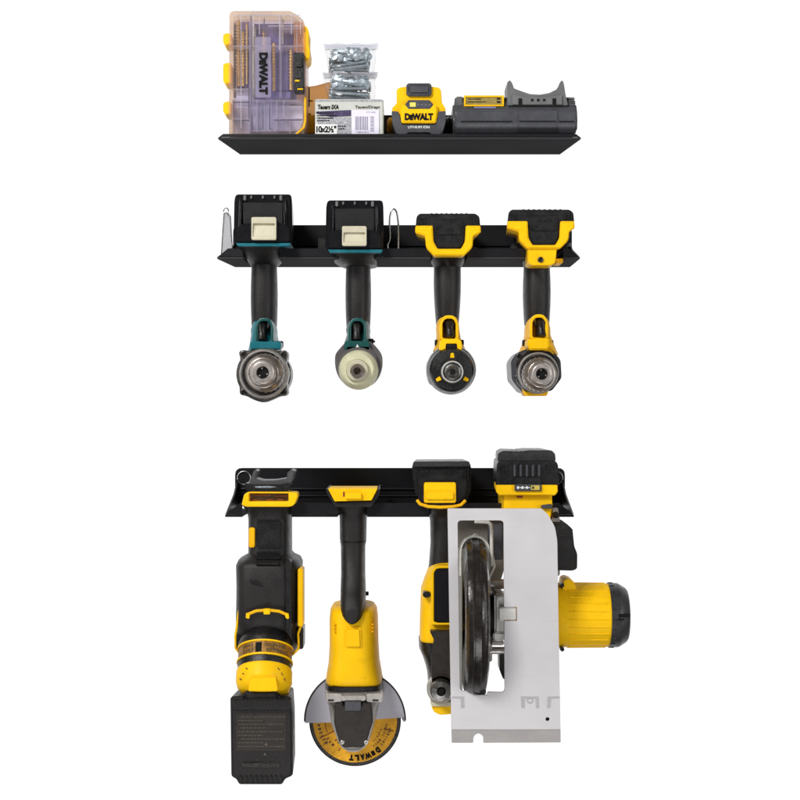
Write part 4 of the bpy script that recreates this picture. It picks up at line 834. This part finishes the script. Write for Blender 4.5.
g = G(); g.ly(441.3, 691.6, 108, [(94, 10.4), (104, 10.4), (107, 9), (108, 4.4), (106, 2.6), (106, 0)], 40); cl = g.obj('clamp', STL, t)
g = G(); g.ly(441.3, 691.6, 108, [(106.3, 2.9), (108.7, 2.9), (108.7, 0)], 6); g.obj('hex_socket', INK, cl)
g = G(); g.slab(rnd([(430, 702), (457, 702), (456, 706.5), (432, 706.5)], 1.5), 50, 92, 1, 3); g.obj('lamp_bezel', CRM, t)
g = G(); g.slab(rnd([(431, 706), (455, 706), (453, 714), (440, 715), (434, 712)], 2), 54, 90, 1.2, 3); g.obj('lower_trim', YEL, t)

# ------------------------------------------------------------------ circular saw
t = thing('circular_saw', 'yellow circular saw showing its flat pale grey base plate, rightmost on the bottom rack', 'circular saw', (527, 500, 60))
DB = 150.
out = rnd([(447.5, 508.5), (541.5, 508.5, 2), (548, 514.5, 2), (555, 527, 3), (557.4, 541, 4), (558.6, 625, 0), (560.6, 729.5, 0), (451.3, 729.5, 0)], 1.2)
win = rnd([(457.6, 520.5), (503.6, 520.5), (504, 607, 0), (517, 607, .6), (517, 621, .6), (504.2, 621, 0), (504.6, 692.5), (487.5, 691.8), (487, 695, .8), (473.5, 695, .8), (473, 691, .8), (460, 691)], 4)
g = G(); g.holes(out, [win, ngon(547.6, 719.3, 2.0, 20)], 147, DB, .45); bp = g.obj('base_plate', PLT, t)
g = G(); k = sc(DB)
fl_ = rnd([(451.4, 728.8, 0), (560.6, 728.8, 0), (561.6, 744.4), (483.8, 744.8, 1), (483.6, 737, 4), (478.7, 733.5, 4), (473.8, 737, 4), (473.6, 744.8, 1), (452, 744.8)], 1)
P = [((p[0] - 400) * k, (400 - p[1]) * k) for p in fl_]; z0 = (400 - 728.8) * k
fr = [(x, -DB + .3 + (z0 - z) * .5, z) for x, z in P]; g.prism(fr, [(x, y + 2.6, z) for x, y, z in fr], .3); g.obj('front_flange', PLT2, bp)
g = G(); g.ly(547.6, 719.3, DB, [(144, 2.3), (147.2, 2.3), (147.2, 0)], 16); g.obj('hole_shade', INK, bp)  # black disc behind the plate hole, stands in for the shade inside
EM = mat('shallow stamped steel', (.40, .39, .40), .5, .1)
for pts in ([(452, 696.6), (464, 696.6), (464.4, 708), (461, 708), (460.6, 698.6), (452, 698.2)],
            [(521, 696.5), (538.5, 696.5), (539.2, 708), (536, 708), (535.4, 698.8), (525, 698.8), (524.6, 708), (521.4, 708)],
            [(547.6, 696.5), (560, 696.5), (560, 698.4), (551, 698.6), (550.4, 708), (547.2, 708)]):
    g = G(); g.slab(pts, DB - .1, DB + .25, 0); g.obj('stamped_guide', EM, bp)
g = G(); g.tube([W(530 + 2.6 * math.cos(a), 700.3 + 2.6 * math.sin(a), DB + .3) for a in [2 * math.pi * i / 20 for i in range(20)]], .35, 6, True); g.obj('guide_mark', EM, bp)
# things seen through the window
HG = mat('warm grey guard casting', (.20, .185, .16), .5, .3, .5, .4, 500, .15, 60)
g = G(); g.slab(rnd([(452, 516), (506, 516), (506, 574), (498, 600), (498, 650), (459, 650), (458, 600), (452, 574)], 3), 60, 72, 1, 2, ref=100); g.obj('upper_guard', HG, t)
cx = 475.5; cc = W(cx, 616, 118)
g = G(); g.lathe(cc, (1, 0, 0), [(-14.5, 70), (-13, 74.5), (-10, 76.2), (10, 76.2), (13, 74.5), (14.5, 70)], 96, a0=0, a1=360) if False else g.ptube(smooth([(459.6, 576, 128), (459.8, 552, 128), (463, 542, 128), (469, 537.4, 128), (475, 536.2, 128), (481.5, 538, 128), (486.5, 543, 128), (488.6, 552, 128), (489.4, 576, 128), (489.6, 592, 128)]), 1.2); g.ptube([(472, 536, 128), (475, 534, 128), (478, 536, 128)], .9)
# only the rear half of the fixed guard
for v in [v for v in g.bm.verts if v.co.y < -128]: g.bm.verts.remove(v)
fg = g.obj('guard_rim', WIR, t)
g = G(); g.box(454, 462.4, 548, 691, 100, 104, .5, ref=104); g.obj('guard_side', mat('grey painted guard side', (.33, .32, .29), .45, .2), t)
g = G(); g.lathe(cc + Vector((-.5, 0, 0)), (1, 0, 0), [(-8, 20), (-10.5, 34), (-11.5, 60), (-11, 66), (-9.4, 69.4), (-8.8, 71.2), (-5, 72.4), (-4.4, 73.2), (-3.2, 73.2), (-2.6, 72.4), (2.5, 72.8), (3, 72), (6, 71.2), (8.6, 69), (9.2, 66), (10.6, 60), (9, 34), (8, 20)], 96); lg = g.obj('lower_guard', GUN, t)
g = G(); 
for i in range(9): 
    y = 592 + i * 6; g.box(484.5, 489.5, y, y + 3.4, 150, 164, .6, ref=158)
g.box(482, 488.5, 655, 672, 128, 158, 1.5, 3, ref=150); g.box(476.5, 486, 672, 694.5, 112, 150, 1, 3, ref=148); g.obj('guard_lever', BLK, lg)
g = G(); g.lathe(W(482, 617, 118), (1, 0, 0), [(0, 30), (4, 30), (6, 26), (9, 24), (10, 16), (14, 14), (16, 12)], 48); g.obj('bearing_boss', BLK, t)
g = G(); g.ptube([(474.5, 521.6, 132), (482, 521.8, 132), (488, 522.2, 132), (490.6, 524.4, 132), (491.4, 530, 132), (491.8, 566, 132)], 1.7); g.ptube([(492.5, 556, 131), (494.5, 566, 131), (489, 578, 131), (489, 590, 131)], 1.2); g.obj('depth_lever', WIR, t)
g = G(); g.box(488.5, 503, 524, 560, 92, 112, 1, 2, ref=112); g.obj('bracket', CHA, t)
g = G(); g.lathe(W(489, 584, 122), (1, 0, 0), [(0, 3.8), (3, 3.8), (3.2, 4.6), (16, 4.6)], 24); g.obj('spacer', SIL, t)
g = G(); g.box(494.5, 506, 594, 640, 104, 144, 2, 3, ref=144); g.box(499, 516.4, 607.6, 620.4, 128, 149, .8, 3, ref=149); g.box(493, 506, 632, 640, 104, 146, 1.4, 3, ref=144); g.box(497, 506, 596, 600, 120, 146, 1, 3, ref=144); g.obj('arbor_block', mat('pale cast metal', (.66, .64, .61), .38, .3, .5, .2, 500, .12, 90), t)
g = G(); g.lathe(W(489, 650.5, 120), (1, 0, 0), [(0, 4.4), (2, 4.4), (2.4, 3.4), (18, 3.4)], 24); g.box(488.5, 492, 643, 661, 112, 124, .8, ref=120); g.box(488, 504, 641.2, 645.4, 108, 120, .8, ref=120); g.obj('lower_spacer', SIL, t)
g = G(); g.slab(rnd([(499.5, 654), (508, 654), (508, 681), (503, 679), (499.5, 670)], 2), 96, 122, 1.4, 3); g.obj('handle_foot', BLK, t)
# motor
g = G(); mp = W(556, 615, 88); g.lathe(mp, (1, 0, 0), [(-50, 22), (-40, 27), (-4, 30), (0, 30.6), (8, 30), (24, 30), (45, 29.8), (48.6, 29.4)], 64)
for k_ in range(26):
    a = 2 * math.pi * k_ / 26; y = math.cos(a) * 30.1; z = math.sin(a) * 30.1
    g.tube([(mp.x + 10, mp.y + y, mp.z + z), (mp.x + 46, mp.y + y * .99, mp.z + z * .99)], .55, 6)
g.slab(rnd([(561, 584), (562, 578.5), (566, 577), (571.5, 579), (574, 585), (574, 590), (561, 590)], 1.5), 70, 104, 1.5, 3, ref=90)
mt = g.obj('motor', YEL, t)
for y in (582, 649): g = G(); g.slab(ngon(562, y if y > 600 else 585, 2.2, 12), 100, 108, .4, ref=105); g.obj('motor_screw', DST, mt)
g = G(); g.lathe(mp, (1, 0, 0), [(48.6, 30.2), (57, 30), (59, 29.4), (65, 25.6), (66.6, 23.6), (67.2, 20), (67.4, 0)], 64)
for k_ in range(20):
    a = 2 * math.pi * k_ / 20; y = math.cos(a); z = math.sin(a)
    g.tube([(mp.x + 49, mp.y + y * 30.3, mp.z + z * 30.3), (mp.x + 53, mp.y + y * 30.3, mp.z + z * 30.3)], .6, 6)
cp = g.obj('motor_end_cap', mat('dark grey cap plastic', (.03, .03, .032), .34, 0, .4, .3, 1100, .15), mt)
g = G(); g.box(617, 628, 612, 615.2, 88, 119, .4, ref=105); g.box(616, 622, 616.6, 618, 88, 119.5, .2, ref=105); g.obj('brush_slot', INK, cp)
# front knob
g = G(); g.slab(rnd([(552, 522.5), (565, 522.2), (571.8, 528.5), (573.6, 546, 2), (576.6, 553), (576.4, 568), (572, 570), (552, 569.4)], 2.5), 66, 112, 5, 4, ref=104)
for i in range(4): g.box(559, 572, 528.5 + i * 3, 529.9 + i * 3, 110, 113, .3, ref=106)
g.obj('auxiliary_handle', RUB, t)
# handle and battery
g = G(); g.slab(rnd([(503.5, 493), (551.5, 493), (552, 506), (549.5, 521, 2), (544, 531), (520, 531), (503.5, 515)], 2), 40, 120, 2, 3, ref=116); g.slab(rrect(528, 550, 520, 552, 4), 50, 96, 2, 3, ref=96); hb = g.obj('handle', YEL, t)
g = G(); g.slab(rnd([(541, 505), (551, 503.6), (553, 508.4), (541, 508.2)], .6), 118, 124, .5, ref=120); g.obj('trigger_lock', CHA, hb)
g = G(); g.box(517, 522.5, 495.3, 497.6, 118, 121.3, .3, ref=118); g.obj('red_tab', RED, hb)
g = G(); g.slab(rnd([(553, 508), (558, 508), (560, 520), (560, 575), (552, 580), (550, 530)], 1.5), 70, 96, 1, 2, ref=96); g.obj('side_bracket', CAS, t)
g = G(); g.ly(556, 515, 100, [(90, 3), (100, 3), (101, 2)], 14); g.obj('pivot_bolt', DST, t)
g = G(); g.slab(rnd([(496.5, 485), (557.5, 485), (558, 492, 2), (555, 495.5), (499.5, 495.5), (496, 492, 2)], 1.2), 50, 126, 1, 3, shrink=.9); g.obj('battery_shoe', YEL, t)
g = G(); g.slab(rnd([(497, 464), (499, 460.5), (555, 460.5), (558, 464), (559.5, 486), (496, 486)], 2), 20, 124, 1.6, 3, shrink=.88)
for i in range(5): x = 500 + i * 2; g.box(x, x + .9, 464.5, 485, 123.4, 124.8, .2, ref=124)
for i in range(3): x = 547 + i * 3; g.box(x, x + 1, 464, 470, 123.4, 124.8, .2, ref=124)
g.slab(rnd([(512, 481), (516, 477.6), (539, 477.6), (543, 481), (540, 484), (515, 484)], 1), 122, 127, .8, 3, ref=125); b = g.obj('battery', BLK, t)
for i in range(5): x = 513.3 + i * 6.1; g = G(); g.box(x, x + 2.4, 464, 477, 122, 126.8, .9, 3, ref=124); g.obj('rib', CHA, b)
g = G(); g.slab(rnd([(498, 453.5), (503, 450.8), (519, 451.5), (530, 450.2), (552, 450.4), (555.5, 454), (556, 461, 1), (497.5, 461, 1)], 1.5), 40, 118, 1.6, 3, ref=120, shrink=.88)
for i in range(9): g.box(505 + i * 5, 507.5 + i * 5, 451, 452.4, 60, 118.5, .4, ref=120)
g.box(500, 554, 460.6, 462.2, 60, 121, .4, ref=120); g.obj('battery_lid', mat('dark grey plastic', (.024, .024, .026), .34, 0, .5, .4, 1100, .2), b)
g = G(); g.slab(rrect(514.6, 541.4, 484.2, 491, 1), 122, 128, .6, 2, ref=127); ga = g.obj('gauge', CHA, b)
g = G()
for x in (517, 521.5, 526): g.slab(rrect(x, x + 1.9, 486.4, 488.8, .4), 128.05, 128.3, 0); g.box(x + 2.2, x + 4.2, 487.3, 488, 128.05, 128.3, 0)
g.obj('gauge_mark', WHT, ga)
g = G(); g.holes(rrect(531, 539.6, 485.4, 490, .6), [rrect(532, 534.4, 486.4, 489, .3)], 128, 128.5, .05); g.obj('charge_symbol', mat('mustard print', (.55, .42, .06), .5), ga)

for o in list(bpy.data.objects):
    if '_o' in o: del o['_o']
